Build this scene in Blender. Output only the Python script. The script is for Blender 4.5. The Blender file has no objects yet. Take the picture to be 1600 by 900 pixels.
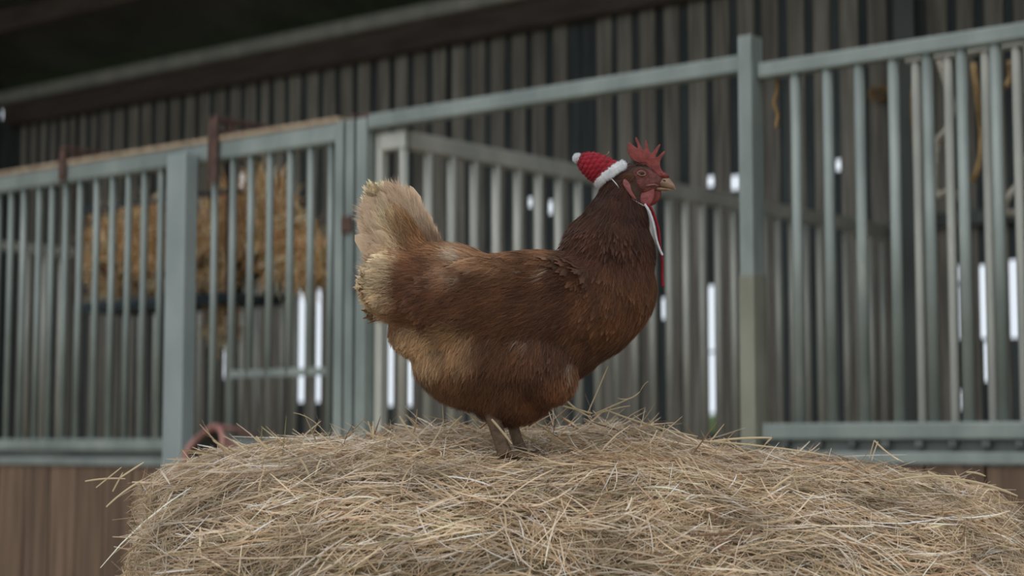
import bpy, bmesh, math, random
import numpy as np
from mathutils import Vector, Matrix, noise

random.seed(7)
RNG = np.random.default_rng(7)
SC = bpy.context.scene
COL = SC.collection

# ------------------------------------------------------------------ camera
PITCH = math.atan(242 / 2800)
EYE = 1.25
cam_data = bpy.data.cameras.new('camera')
cam = bpy.data.objects.new('camera', cam_data)
COL.objects.link(cam)
cam.location = (0, 0, EYE)
cam.rotation_euler = (math.pi / 2 + PITCH, 0, 0)
cam_data.sensor_width = 36
cam_data.lens = 63
cam_data.clip_end = 300
cam_data.dof.use_dof = True
cam_data.dof.focus_distance = 2.42
cam_data.dof.aperture_fstop = 3.6
cam_data.dof.aperture_ratio = 1.7
SC.camera = cam

# ------------------------------------------------------------------ world, light, exposure
world = bpy.data.worlds.new('overcast_sky')
SC.world = world
world.use_nodes = True
wn = world.node_tree
wn.nodes.clear()
w_out = wn.nodes.new('ShaderNodeOutputWorld')
w_bg = wn.nodes.new('ShaderNodeBackground')
w_tc = wn.nodes.new('ShaderNodeTexCoord')
w_sep = wn.nodes.new('ShaderNodeSeparateXYZ')
w_ramp = wn.nodes.new('ShaderNodeValToRGB')
w_ramp.color_ramp.elements[0].position = 0.0
w_ramp.color_ramp.elements[0].color = (0.82, 0.90, 0.98, 1)
w_ramp.color_ramp.elements[1].position = 1.0
w_ramp.color_ramp.elements[1].color = (0.92, 0.96, 1.0, 1)
wn.links.new(w_tc.outputs['Generated'], w_sep.inputs[0])
wn.links.new(w_sep.outputs['Z'], w_ramp.inputs[0])
wn.links.new(w_ramp.outputs[0], w_bg.inputs[0])
w_bg.inputs[1].default_value = 1.25
wn.links.new(w_bg.outputs[0], w_out.inputs[0])

sun_data = bpy.data.lights.new('veiled_sun', 'SUN')
sun = bpy.data.objects.new('veiled_sun', sun_data)
COL.objects.link(sun)
sun_data.energy = 0.5
sun_data.angle = math.radians(40)
sun_data.color = (1.0, 0.95, 0.88)
sun.rotation_euler = (math.radians(28), math.radians(-30), 0)

SC.view_settings.view_transform = 'Standard'
SC.view_settings.look = 'None'
SC.view_settings.exposure = -0.35
SC.view_settings.gamma = 1
SC.view_settings.use_curve_mapping = False
SC.cycles.use_denoising = True
SC.cycles.max_bounces = 6

# ------------------------------------------------------------------ pixel helpers
C0 = np.array([0, 0, EYE])
FW = np.array([0, math.cos(PITCH), math.sin(PITCH)])
UP = np.array([0, -math.sin(PITCH), math.cos(PITCH)])
RT = np.array([1.0, 0, 0])


def ray(px, py):
    return FW + (px - 800) / 2800 * RT + (450 - py) / 2800 * UP


G = np.array([.772, -.636, 0]); G /= np.linalg.norm(G)       # along the gates, to the right
N = np.array([.636, .772, 0]); N /= np.linalg.norm(N)        # away from the camera, into the pens
D_GATE, D_WALL = 4.545, 8.27
GATE_ROT = math.atan2(G[1], G[0])


def on_plane(px, py, d, nn=N):
    r = ray(px, py)
    return C0 + r * (d / (nn @ r))


def s_at(px, d, py=500):
    return float(on_plane(px, py, d) @ G)


def z_at(px, py, d):
    return float(on_plane(px, py, d)[2])


def hp(px, py, y=2.46):
    """point of the photograph on the upright plane the hen stands in"""
    r = ray(px, py)
    return C0 + r * (y / r[1])


def lin(r, g, b, k=1.0):
    def f(c):
        c /= 255
        return c / 12.92 if c <= .04045 else ((c + .055) / 1.055) ** 2.4
    return np.array([min(1, f(r) * k), min(1, f(g) * k), min(1, f(b) * k)])


# ------------------------------------------------------------------ object helpers
def tag(o, label=None, cat=None, group=None, kind=None):
    if label: o['label'] = label
    if cat: o['category'] = cat
    if group: o['group'] = group
    if kind: o['kind'] = kind
    return o


def empty(name, loc=(0, 0, 0), rz=0, label=None, cat=None, group=None, kind=None):
    o = bpy.data.objects.new(name, None)
    COL.objects.link(o)
    o.location = loc
    o.rotation_euler = (0, 0, rz)
    o.empty_display_size = .05
    return tag(o, label, cat, group, kind)


def link(name, me, parent=None, mat=None, smooth=False, **kw):
    o = bpy.data.objects.new(name, me)
    COL.objects.link(o)
    if parent is not None:
        o.parent = parent
    if mat is not None and len(me.materials) == 0:
        me.materials.append(mat)
    if smooth:
        me.polygons.foreach_set('use_smooth', [True] * len(me.polygons))
    return tag(o, **kw)


def mesh_from(name, verts, faces):
    me = bpy.data.meshes.new(name)
    me.from_pydata([tuple(map(float, v)) for v in verts], [], [tuple(map(int, f)) for f in faces])
    me.update()
    return me


def bm_mesh(name, bm):
    me = bpy.data.meshes.new(name)
    bm.to_mesh(me)
    bm.free()
    return me


def box_mesh(name, x0, x1, y0, y1, z0, z1, bevel=0.0, seg=1):
    bm = bmesh.new()
    bmesh.ops.create_cube(bm, size=1)
    for v in bm.verts:
        v.co = Vector(((x0 + x1) / 2 + v.co.x * (x1 - x0), (y0 + y1) / 2 + v.co.y * (y1 - y0), (z0 + z1) / 2 + v.co.z * (z1 - z0)))
    if bevel:
        bmesh.ops.bevel(bm, geom=bm.edges[:], offset=bevel, segments=seg, affect='EDGES', profile=.5)
    return bm_mesh(name, bm)


def tube_mesh(name, pts, radii, n=10, closed=False, cap=True):
    pts = [Vector(p) for p in pts]
    if not hasattr(radii, '__len__'):
        radii = [radii] * len(pts)
    m = len(pts)
    verts, faces = [], []
    prev = None
    for i, p in enumerate(pts):
        if closed:
            t = pts[(i + 1) % m] - pts[(i - 1) % m]
        else:
            t = pts[min(i + 1, m - 1)] - pts[max(i - 1, 0)]
        t.normalize()
        if prev is None:
            a = Vector((0, 0, 1)) if abs(t.z) < .9 else Vector((1, 0, 0))
            u = t.cross(a).normalized()
        else:
            u = (prev - t * prev.dot(t)).normalized()
        prev = u
        w = t.cross(u)
        for k in range(n):
            a = 2 * math.pi * k / n
            verts.append(p + (u * math.cos(a) + w * math.sin(a)) * radii[i])
    rng = m if closed else m - 1
    for i in range(rng):
        for k in range(n):
            a, b = i * n + k, i * n + (k + 1) % n
            c, d = ((i + 1) % m) * n + (k + 1) % n, ((i + 1) % m) * n + k
            faces.append((a, b, c, d))
    if cap and not closed:
        faces.append(tuple(range(n))[::-1])
        faces.append(tuple((m - 1) * n + k for k in range(n)))
    return mesh_from(name, verts, faces)


def catmull(pts, sub=6, closed=False):
    P = [np.array(p, float) for p in pts]
    m = len(P)
    out = []
    rng = m if closed else m - 1
    for i in range(rng):
        if closed:
            a, b, c, d = P[(i - 1) % m], P[i], P[(i + 1) % m], P[(i + 2) % m]
        else:
            a, b, c, d = P[max(i - 1, 0)], P[i], P[i + 1], P[min(i + 2, m - 1)]
        for k in range(sub):
            t = k / sub
            out.append(.5 * ((2 * b) + (-a + c) * t + (2 * a - 5 * b + 4 * c - d) * t * t + (-a + 3 * b - 3 * c + d) * t ** 3))
    if not closed:
        out.append(P[-1])
    return out


def soup(name, V, F, colors=None, mat=None, parent=None, smooth=True, **kw):
    """V (n,k,3): n copies of a k-vertex shape; F (f,c) its faces; colors (n,k,3) linear"""
    n, k, _ = V.shape
    F = np.asarray(F)
    f, c = F.shape
    me = bpy.data.meshes.new(name)
    me.vertices.add(n * k)
    me.vertices.foreach_set('co', V.reshape(-1).astype(np.float32))
    idx = (F[None] + (np.arange(n) * k)[:, None, None]).reshape(-1)
    me.loops.add(n * f * c)
    me.loops.foreach_set('vertex_index', idx.astype(np.int32))
    me.polygons.add(n * f)
    me.polygons.foreach_set('loop_start', (np.arange(n * f) * c).astype(np.int32))
    if smooth:
        me.polygons.foreach_set('use_smooth', np.ones(n * f, bool))
    me.update(calc_edges=True)
    if colors is not None:
        at = me.color_attributes.new('tint', 'FLOAT_COLOR', 'POINT')
        ca = np.ones((n * k, 4), np.float32)
        ca[:, :3] = np.clip(colors.reshape(-1, 3), 0, 1)
        at.data.foreach_set('color', ca.reshape(-1))
    return link(name, me, parent, mat, **kw)


# ------------------------------------------------------------------ materials
def new_mat(name):
    m = bpy.data.materials.new(name)
    m.use_nodes = True
    nt = m.node_tree
    return m, nt, nt.nodes['Principled BSDF']


def noise_mat(name, c1, c2, scale=8, stretch=(1, 1, 1), rough=.7, metal=0.0, bump=.2, bscale=60, detail=6, rand=0.0, c3=None, bdist=.002):
    m, nt, b = new_mat(name)
    tc = nt.nodes.new('ShaderNodeTexCoord')
    mp = nt.nodes.new('ShaderNodeMapping')
    mp.inputs['Scale'].default_value = stretch
    nt.links.new(tc.outputs['Object'], mp.inputs[0])
    oi = nt.nodes.new('ShaderNodeObjectInfo')
    add = nt.nodes.new('ShaderNodeVectorMath'); add.operation = 'ADD'
    sc = nt.nodes.new('ShaderNodeVectorMath'); sc.operation = 'SCALE'
    cx = nt.nodes.new('ShaderNodeCombineXYZ')
    for k in range(3):
        nt.links.new(oi.outputs['Random'], cx.inputs[k])
    nt.links.new(cx.outputs[0], sc.inputs[0]); sc.inputs['Scale'].default_value = 37
    nt.links.new(mp.outputs[0], add.inputs[0]); nt.links.new(sc.outputs[0], add.inputs[1])
    nz = nt.nodes.new('ShaderNodeTexNoise')
    nz.inputs['Scale'].default_value = scale
    nz.inputs['Detail'].default_value = detail
    nt.links.new(add.outputs[0], nz.inputs['Vector'])
    rp = nt.nodes.new('ShaderNodeValToRGB')
    rp.color_ramp.elements[0].position = .35; rp.color_ramp.elements[0].color = (*c1, 1)
    rp.color_ramp.elements[1].position = .68; rp.color_ramp.elements[1].color = (*c2, 1)
    if c3 is not None:
        e = rp.color_ramp.elements.new(.76); e.color = (*c3, 1)
    nt.links.new(nz.outputs['Fac'], rp.inputs[0])
    col = rp.outputs[0]
    if rand:
        mr = nt.nodes.new('ShaderNodeMapRange')
        mr.inputs['To Min'].default_value = 1 - rand; mr.inputs['To Max'].default_value = 1 + rand
        nt.links.new(oi.outputs['Random'], mr.inputs['Value'])
        hs = nt.nodes.new('ShaderNodeHueSaturation')
        nt.links.new(mr.outputs[0], hs.inputs['Value']); nt.links.new(col, hs.inputs['Color'])
        col = hs.outputs[0]
    nt.links.new(col, b.inputs['Base Color'])
    b.inputs['Roughness'].default_value = rough
    b.inputs['Metallic'].default_value = metal
    if bump:
        n2 = nt.nodes.new('ShaderNodeTexNoise'); n2.inputs['Scale'].default_value = bscale
        nt.links.new(add.outputs[0], n2.inputs['Vector'])
        bp = nt.nodes.new('ShaderNodeBump'); bp.inputs['Strength'].default_value = bump; bp.inputs['Distance'].default_value = bdist
        nt.links.new(n2.outputs['Fac'], bp.inputs['Height'])
        nt.links.new(bp.outputs[0], b.inputs['Normal'])
    return m


def tint_mat(name, rough=.7, sheen=0.0, trans=0.0, spec=.3, rmix=None):
    m, nt, b = new_mat(name)
    a = nt.nodes.new('ShaderNodeAttribute'); a.attribute_name = 'tint'
    nt.links.new(a.outputs['Color'], b.inputs['Base Color'])
    b.inputs['Roughness'].default_value = rough
    b.inputs['Specular IOR Level'].default_value = spec
    if sheen:
        b.inputs['Sheen Weight'].default_value = sheen
    if trans:
        tr = nt.nodes.new('ShaderNodeBsdfTranslucent')
        nt.links.new(a.outputs['Color'], tr.inputs[0])
        mx = nt.nodes.new('ShaderNodeMixShader'); mx.inputs[0].default_value = trans
        out = nt.nodes['Material Output']
        nt.links.new(b.outputs[0], mx.inputs[1]); nt.links.new(tr.outputs[0], mx.inputs[2])
        nt.links.new(mx.outputs[0], out.inputs[0])
    return m


def flat_mat(name, c, rough=.5, metal=0.0, **kw):
    m, nt, b = new_mat(name)
    b.inputs['Base Color'].default_value = (*c, 1)
    b.inputs['Roughness'].default_value = rough
    b.inputs['Metallic'].default_value = metal
    for k, v in kw.items():
        b.inputs[k].default_value = v
    return m


M_GALV = noise_mat('galvanised_steel', (.225, .262, .245), (.34, .38, .355), 7, (1, 1, .5), .5, .25, .25, 40, c3=(.47, .49, .44), rand=.06)
M_GALV_PALE = noise_mat('pale_galvanised_steel', (.29, .34, .335), (.38, .43, .42), 6, (1, 1, .4), .5, .2, .2, 40)
M_GALV_FAR = noise_mat('weathered_galvanised_steel', (.46, .465, .415), (.62, .61, .54), 7, (1, 1, .4), .5, .25, .25, 40, rand=.08)
M_DUSTY = noise_mat('dusty_timber_edge', (.38, .27, .18), (.56, .43, .30), 20, (1, 1, 1), .9, 0, .3, 60)
M_RUST = noise_mat('rusty_steel', (.075, .042, .034), (.14, .080, .062), 30, (1, 1, 1), .85, .1, .5, 90)
M_BOARD = noise_mat('weathered_barn_board', (.19, .175, .145), (.36, .33, .28), 3.5, (9, 9, .6), .85, 0, .4, 20, rand=.22, c3=(.38, .345, .285))
M_BOARD_BACK = noise_mat('shade_dark_backing_board', (.050, .062, .064), (.090, .104, .102), 3.5, (9, 9, .6), .9, 0, .3, 20, rand=.25)  # dark colour carries the shade in the gaps between front boards
M_KICK = noise_mat('brown_kickboard_timber', (.12, .075, .048), (.215, .14, .092), 3.0, (8, 8, .6), .8, 0, .4, 18, rand=.14)
M_BEAM = noise_mat('dark_roof_timber', (.06, .046, .038), (.12, .095, .08), 4, (.6, 6, 6), .85, 0, .3, 20)
M_ROOF = noise_mat('grey_roof_sheet', (.06, .065, .06), (.11, .115, .11), 2, (1, 1, 1), .8, 0, .2, 20)
M_CONC = noise_mat('light_bouncing_floor', (.24, .20, .14), (.44, .37, .26), 1.5, (1, 1, 1), .95, 0, .4, 40)  # unseen floor, straw tone lightened to bounce warm light into the pens
M_GRASS = noise_mat('field_grass', (.05, .10, .02), (.16, .22, .07), .5, (1, 1, 1), .95, 0, .5, 6)
M_HEDGE = noise_mat('hedge_leaf', (.03, .06, .015), (.12, .17, .05), 3, (1, 1, 1), .9, 0, .5, 8)
M_STEEL = noise_mat('grey_stanchion_paint', (.085, .095, .09), (.15, .165, .155), 3, (1, 1, .3), .7, .1, .2, 30)
M_ROPE = noise_mat('pale_rope_fibre', (.42, .38, .31), (.62, .58, .50), 40, (1, 1, 1), .9, 0, .6, 300)
M_TWINE = noise_mat('ochre_twine', (.24, .15, .07), (.40, .27, .13), 40, (1, 1, 1), .95, 0, .6, 300)
M_TUB = noise_mat('dusty_red_rubber', (.34, .15, .13), (.46, .24, .20), 12, (1, 1, 1), .75, 0, .3, 60)
M_TUB_IN = noise_mat('dull_olive_tub_inside', (.05, .06, .05), (.10, .10, .08), 12, (1, 1, 1), .9, 0, .3, 60)  # dull dark olive inside of the tub
M_TRAY = noise_mat('dark_blue_steel', (.035, .055, .07), (.07, .095, .115), 12, (1, 1, 1), .6, .2, .2, 60)  # dark blue for the rack's frame, tray and rods
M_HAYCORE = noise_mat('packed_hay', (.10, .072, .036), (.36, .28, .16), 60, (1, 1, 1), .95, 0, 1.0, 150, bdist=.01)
M_STRAW = tint_mat('dry_straw', .55, trans=.2, spec=.4)
M_FEATHER = tint_mat('hen_feather', .62, sheen=.12, trans=.12, spec=.3)
M_SKINFACE = noise_mat('red_hen_skin', (.085, .024, .018), (.22, .055, .043), 170, (1, 1, 1), .6, 0, 1.0, 700, bdist=.002)
M_COMB = noise_mat('red_comb_flesh', (.15, .018, .014), (.27, .040, .030), 130, (1, 1, 1), .5, 0, .6, 900, bdist=.0008)
M_WATTLE = noise_mat('pink_red_wattle_flesh', (.23, .045, .043), (.34, .085, .078), 100, (1, 1, 1), .5, 0, .6, 700, bdist=.0008)
M_LOBE = noise_mat('dusky_pink_lobe_flesh', (.19, .05, .044), (.30, .09, .08), 100, (1, 1, 1), .6, 0, .7, 700, bdist=.001)
M_BEAK = noise_mat('horn_beak', (.20, .11, .065), (.36, .23, .15), 60, (1, 1, 1), .4, 0, .2, 300, bdist=.0004)
M_LEG = noise_mat('shaded_scaly_leg', (.07, .042, .024), (.17, .11, .062), 80, (1, 1, 1), .7, 0, .8, 350, bdist=.0015)  # leg colour darkened to hold the shade under the belly
M_CLAW = flat_mat('dark_claw', (.09, .06, .04), .4)
M_EYE = flat_mat('amber_iris', (.10, .055, .02), .12)
M_PUPIL = flat_mat('black_pupil', (.005, .005, .005), .05)
M_LID = noise_mat('orange_pink_eyelid', (.22, .085, .06), (.32, .14, .10), 200, (1, 1, 1), .6, 0, .4, 900, bdist=.0004)
M_UNDER = noise_mat('under_plumage_skin', (.035, .016, .009), (.065, .03, .016), 60, (1, 1, 1), .9, 0, .3, 200)
M_RED_YARN = noise_mat('red_yarn', (.20, .004, .012), (.35, .008, .024), 90, (1, 1, 1), .85, 0, .8, 1400, bdist=.0012)
M_WHITE_YARN = noise_mat('white_fluffy_yarn', (.68, .68, .70), (.84, .84, .86), 90, (1, 1, 1), .95, 0, .8, 1100, bdist=.0015)
for _m, _c in ((M_RED_YARN, (.8, .1, .12, 1)), (M_WHITE_YARN, (1, 1, 1, 1))):
    _b = _m.node_tree.nodes['Principled BSDF']
    _b.inputs['Sheen Weight'].default_value = .4
    _b.inputs['Sheen Tint'].default_value = _c

# ================================================================== SETTING
def gbox(name, s0, s1, d0, d1, z0, z1, mat, parent=None, bevel=0.0, seg=1, o=None, **kw):
    """box in gate coordinates: s along the gates, d away from the camera; o = (s,d,z) of the parent's origin"""
    if o is None:
        me = box_mesh(name, s0, s1, d0, d1, z0, z1, bevel, seg)
        ob = link(name, me, parent, mat, **kw)
        if parent is None:
            ob.rotation_euler = (0, 0, GATE_ROT)
        return ob
    me = box_mesh(name, s0 - o[0], s1 - o[0], d0 - o[1], d1 - o[1], z0 - o[2], z1 - o[2], bevel, seg)
    return link(name, me, parent, mat, **kw)


def gpos(s, d, z=0.0):
    p = G * s + N * d
    return (float(p[0]), float(p[1]), z)


S_L, S_R = s_at(25, D_WALL), .60
EAVE = z_at(440, 120, D_WALL)
ZW0 = 0.0

# floor, outside ground
fl = link('floor', mesh_from('floor', [gpos(S_L - 20, -30, 0), gpos(S_R + 24, -30, 0), gpos(S_R + 24, D_WALL + .1, 0), gpos(S_L - 20, D_WALL + .1, 0)], [(0, 1, 2, 3)]), None, M_CONC, kind='structure')
fd = link('ground', mesh_from('ground', [(-90, -40, -.03), (90, -40, -.03), (90, 120, -.03), (-90, 120, -.03)], [(0, 1, 2, 3)]), None, M_GRASS, kind='structure')

# ---- timber back wall: boards with gaps, backing boards behind them, light where the backing is broken
wall = empty('wall_back', gpos(0, D_WALL), GATE_ROT, kind='structure')
KPX = [(25, -42), (150, -34), (401, -23), (421, -22), (473, -20), (499, -19), (612, -15), (641, -14), (828, -8), (860, -7), (964, -4), (998, -3), (1036, -2),
       (1073, -1), (1113, 0), (1152, 1), (1313, 5), (1497, 9), (1540, 10), (1586, 11)]
ks = [k for _, k in KPX] + [37]
ss = [s_at(p, D_WALL) for p, _ in KPX] + [s_at(1586, D_WALL) + 26 * .164]


def gap_s(k):
    return float(np.interp(k, ks, ss))


WO = (0, D_WALL, 0)
FRONT_MISSING = {-6}
rb = random.Random(3)
# openings through the wall: gap number -> list of (y_top, y_bottom, width in pixels) in the photograph
OPEN = {-23: [(450, 583, 9), (590, 628, 12)], -22: [(590, 628, 10)], -20: [(452, 628, 15)], -19: [(452, 628, 15)], -15: [(508, 634, 17)], -14: [(545, 634, 16)],
        -8: [(309, 323, 7)], -7: [(314, 334, 7)], 0: [(446, 548, 14), (552, 676, 18)], 1: [(274, 296, 12)], 5: [(249, 266, 9)],
        9: [(415, 440, 5), (447, 530, 4), (610, 640, 4)], 10: [(414, 528, 17), (534, 596, 9)], 11: [(406, 528, 20)],
        -2: [(466, 498, 6)], -24: [(272, 296, 8), (300, 345, 5)], -25: [(500, 520, 5), (545, 590, 6)], -33: [(540, 556, 5)], -12: [(380, 392, 5)]}
OPEN[0].append((275, 291, 11))
KMIN, KMAX = -42, 37
for k in range(KMIN, KMAX):
    a, b = gap_s(k), gap_s(k + 1)
    gw = .055
    if k not in FRONT_MISSING:
        sh = rb.uniform(-.006, .006)
        zt = EAVE + .12
        gbox('board', a + gw / 2 + sh, b - gw / 2 + sh, D_WALL - .012, D_WALL, ZW0, zt, M_BOARD, wall, .003, o=WO)
    # backing boards, split where daylight comes through
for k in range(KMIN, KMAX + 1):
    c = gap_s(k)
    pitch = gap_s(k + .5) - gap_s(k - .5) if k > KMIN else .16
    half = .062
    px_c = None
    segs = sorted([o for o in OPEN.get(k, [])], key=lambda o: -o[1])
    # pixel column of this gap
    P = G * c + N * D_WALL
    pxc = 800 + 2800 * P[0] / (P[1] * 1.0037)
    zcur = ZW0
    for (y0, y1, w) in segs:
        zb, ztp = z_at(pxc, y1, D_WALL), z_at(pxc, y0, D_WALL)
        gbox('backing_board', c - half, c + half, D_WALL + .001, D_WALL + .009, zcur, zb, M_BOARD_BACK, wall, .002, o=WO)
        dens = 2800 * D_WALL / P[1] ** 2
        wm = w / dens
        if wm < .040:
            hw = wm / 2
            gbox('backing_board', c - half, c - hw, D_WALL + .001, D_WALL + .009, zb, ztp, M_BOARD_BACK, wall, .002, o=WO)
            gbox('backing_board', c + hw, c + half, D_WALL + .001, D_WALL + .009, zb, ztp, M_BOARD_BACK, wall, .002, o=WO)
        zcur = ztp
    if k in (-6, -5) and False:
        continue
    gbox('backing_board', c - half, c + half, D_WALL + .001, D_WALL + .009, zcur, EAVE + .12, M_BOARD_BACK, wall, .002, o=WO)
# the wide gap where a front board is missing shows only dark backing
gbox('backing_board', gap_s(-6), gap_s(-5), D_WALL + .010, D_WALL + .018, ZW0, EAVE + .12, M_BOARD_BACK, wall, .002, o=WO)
# steel girt across the wall at the right
gbox('girt', gap_s(7), gap_s(13), D_WALL - .075, D_WALL - .023, z_at(1540, 352, D_WALL), z_at(1540, 330, D_WALL), M_STEEL, wall, .004, o=WO)
# scrap of ochre cloth-like board nailed high up
# ---- left end wall with a small daylight hole near the roof
hole_lo, hole_hi = z_at(12, 188, D_WALL), z_at(12, 172, D_WALL)
wl = empty('wall_left', gpos(S_L - .06, D_WALL), GATE_ROT, kind='structure')
WLO = (S_L - .06, D_WALL, 0)
_r = ray(12, 180); _p = C0 + _r * ((S_L - .04) / (_r @ G))
dh, zh = float(_p @ N), float(_p[2])
for (d0, d1, z0, z1) in ((-1, dh - .05, 0, EAVE + 2.6), (dh + .05, D_WALL + .02, 0, EAVE + .3), (dh - .05, dh + .05, 0, zh - .03), (dh - .05, dh + .05, zh + .04, EAVE + .3)):
    gbox('panel', S_L - .09, S_L - .04, d0, d1, z0, z1, M_BOARD_BACK, wl, .002, o=WLO)
wr = gbox('wall_right', S_R + .02, S_R + .08, 4.6, D_WALL + .02, 0, EAVE + 1.7, M_BOARD_BACK, kind='structure')

# ---- roof: corrugated sheets rising towards the front
rise = math.tan(math.radians(13))
D_FRONT = 5.2
cs = []
ns = 220
for i in range(ns + 1):
    s = S_L - .4 + (S_R - S_L + 1.0) * i / ns
    zc = .018 * math.sin(i * math.pi / 1.5)
    for d, e in ((D_WALL + .45, -.45 * rise), (D_FRONT, (D_WALL - D_FRONT) * rise)):
        cs.append((s, d - D_WALL, EAVE + .30 + e + zc))
fcs = [(2 * i, 2 * i + 1, 2 * i + 3, 2 * i + 2) for i in range(ns)]
roof = link('ceiling', mesh_from('ceiling', cs, fcs), None, M_ROOF, True, kind='structure')
roof.location = gpos(0, D_WALL); roof.rotation_euler = (0, 0, GATE_ROT)
# eaves beam and purlins
tb = gbox('trim_1', S_L - .05, S_R + .1, D_WALL - .13, D_WALL - .024, EAVE - .02, EAVE + .20, M_BEAM, None, .006, kind='structure')
tb2 = gbox('trim_2', S_L - .05, S_R + .1, D_WALL - .20, D_WALL - .135, EAVE + .15, EAVE + .235, M_GALV_FAR, None, .006, kind='structure')  # pale rail added in place of the light streak under the roof
for i, dd in enumerate((1.1, 2.2, 3.3, 4.4)):
    zc = EAVE + .25 + dd * rise
    gbox('trim_%d' % (3 + i), S_L - .05, S_R + .1, D_WALL - dd - .04, D_WALL - dd + .04, zc - .16, zc, M_BEAM, None, .004, kind='structure')

# ---- grey steel stanchion at the wall
S_ST = s_at(1431, D_WALL - .2)
st = empty('steel_column', gpos(S_ST, D_WALL - .2), GATE_ROT, 'dark grey steel barn column against the timber wall at the right', 'column')
STO = (S_ST, D_WALL - .2, 0)
gbox('web', S_ST - .006, S_ST + .006, D_WALL - .26, D_WALL - .14, 0, EAVE + .3, M_STEEL, st, o=STO)
gbox('flange', S_ST - .055, S_ST + .055, D_WALL - .272, D_WALL - .26, 0, EAVE + .3, M_STEEL, st, .002, o=STO)
gbox('flange', S_ST - .055, S_ST + .055, D_WALL - .14, D_WALL - .128, 0, EAVE + .3, M_STEEL, st, .002, o=STO)
gbox('base_plate', S_ST - .1, S_ST + .1, D_WALL - .29, D_WALL - .11, 0, .012, M_STEEL, st, .002, o=STO)

# ---- hedge far outside, seen only through the gaps
hv = []
hb = bmesh.new()
bmesh.ops.create_grid(hb, x_segments=80, y_segments=10, size=.5)
for v in hb.verts:
    x, t = v.co.x * 60, v.co.y + .5
    h = 1.9 + .5 * noise.noise(Vector((x * .3, 0, 0))) + .25 * noise.noise(Vector((x * 1.3, 3, 0)))
    v.co = Vector((x, -1.2 * math.cos(t * math.pi) + .3 * noise.noise(Vector((x, t * 4, 1))), -.05 + h * math.sin(t * math.pi)))
hd = link('hedge', bm_mesh('hedge', hb), None, M_HEDGE, True, label='low green field hedge glimpsed outside through the wall gaps', cat='hedge')
hd.location = (4, 34, 0)

# ================================================================== GATES
HR = z_at(300, 262, D_GATE) - 0      # nominal
z_top0, z_top1 = z_at(270, 262, D_GATE), z_at(270, 234, D_GATE)      # lower and upper edge of the long top rail
Z_RB0, Z_RB1 = z_at(150, 704, D_GATE), z_at(150, 686, D_GATE)
Z_LB0, Z_LB1 = z_at(150, 727, D_GATE), z_at(150, 716, D_GATE)
TR = .0148                           # bar radius


def bar_mesh(name, h, r=TR, n=12):
    bm = bmesh.new()
    bmesh.ops.create_cone(bm, cap_ends=True, segments=n, radius1=r, radius2=r, depth=h)
    for v in bm.verts:
        v.co.z += h / 2
    me = bm_mesh(name, bm)
    me.polygons.foreach_set('use_smooth', [len(p.vertices) == 4 for p in me.polygons])
    return me


def add_bars(root, o, s_list, d, z0, z1, mat, r=TR):
    me = bar_mesh('bar', z1 - z0, r)
    me.materials.append(mat)
    for s in s_list:
        b = link('bar', me, root)
        b.location = (s - o[0], d - o[1], z0 - o[2])


def panel(px_bars, s0, s1, label, d=D_GATE, zt=(z_top0, z_top1), zr=(Z_RB0, Z_RB1), zl=(Z_LB0, Z_LB1), capping=False, bars_short=None, mat=M_GALV, group=None, bar_r=TR, pitch_board=.178, boff=0.0):
    root = empty('stable_front_panel', gpos(s0, d), GATE_ROT, label, 'gate panel', group)
    o = (s0, d, 0)
    gbox('top_rail', s0, s1, d - .025, d + .025, zt[0], zt[1], mat, root, .006, 2, o=o)
    if capping:
        gbox('capping', s0, s1, d - .031, d + .031, zt[1], zt[1] + .017, M_DUSTY, root, .003, 1, o=o)
    gbox('middle_rail', s0, s1, d - .025, d + .025, zr[0], zr[1], mat, root, .006, 2, o=o)
    gbox('lower_rail', s0, s1, d - .03, d + .03, zl[0], zl[1], mat, root, .004, 1, o=o)
    lst = [s_at(p, d) for p in px_bars if not bars_short or p not in bars_short[0]]
    add_bars(root, o, lst, d, zr[1] - .003, zt[0] + .003, mat, bar_r)
    if bars_short:
        zz = bars_short[1]
        add_bars(root, o, [s_at(p, d) for p in bars_short[0]], d, zz, zt[0] + .003, mat, bar_r)
    x = s0 + .004 - boff
    while x < s1 - .01:
        gbox('kickboard', max(x, s0 + .002), min(x + pitch_board - .006, s1 - .002), d - .018, d + .018, .02, zl[0] - .004, M_KICK, root, .003, 1, o=o)
        x += pitch_board
    # dark strip filling the gap between the two rails
    gbox('gap_strip', s0 + .01, s1 - .01, d - .004, d + .012, zl[1] - .002, zr[0] + .002, M_STEEL, root, o=o)
    return root


POST_S = s_at(301, D_GATE)
pA = [-70, -46, -22, -6, 14, 34, 58, 78, 100, 122, 148, 173, 198, 223, 249, 274]
pB = [333, 362, 390, 420, 452, 484, 516]
panel([p for p in pA if p > -60], s_at(-90, D_GATE), POST_S, 'long barred galvanised stable panel left of the wide pale post, brown boards below', capping=True, boff=.055)
rB = panel([p for p in pB], POST_S, s_at(535, D_GATE), 'galvanised stable panel with a feed hatch, between the wide pale post and the hinge posts', capping=True,
           bars_short=([390, 420, 452, 484], z_at(420, 585, D_GATE)))
oB = (POST_S, D_GATE, 0)
gbox('hatch_rail', s_at(360, D_GATE), s_at(516, D_GATE), D_GATE - .013, D_GATE + .013, z_at(430, 589, D_GATE), z_at(430, 577, D_GATE), M_GALV, rB, .003, 1, o=oB)
gbox('stile', s_at(529, D_GATE), s_at(542, D_GATE), D_GATE - .028, D_GATE + .022, .02, z_top1 + .002, M_GALV, rB, .005, 2, o=oB)
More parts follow.
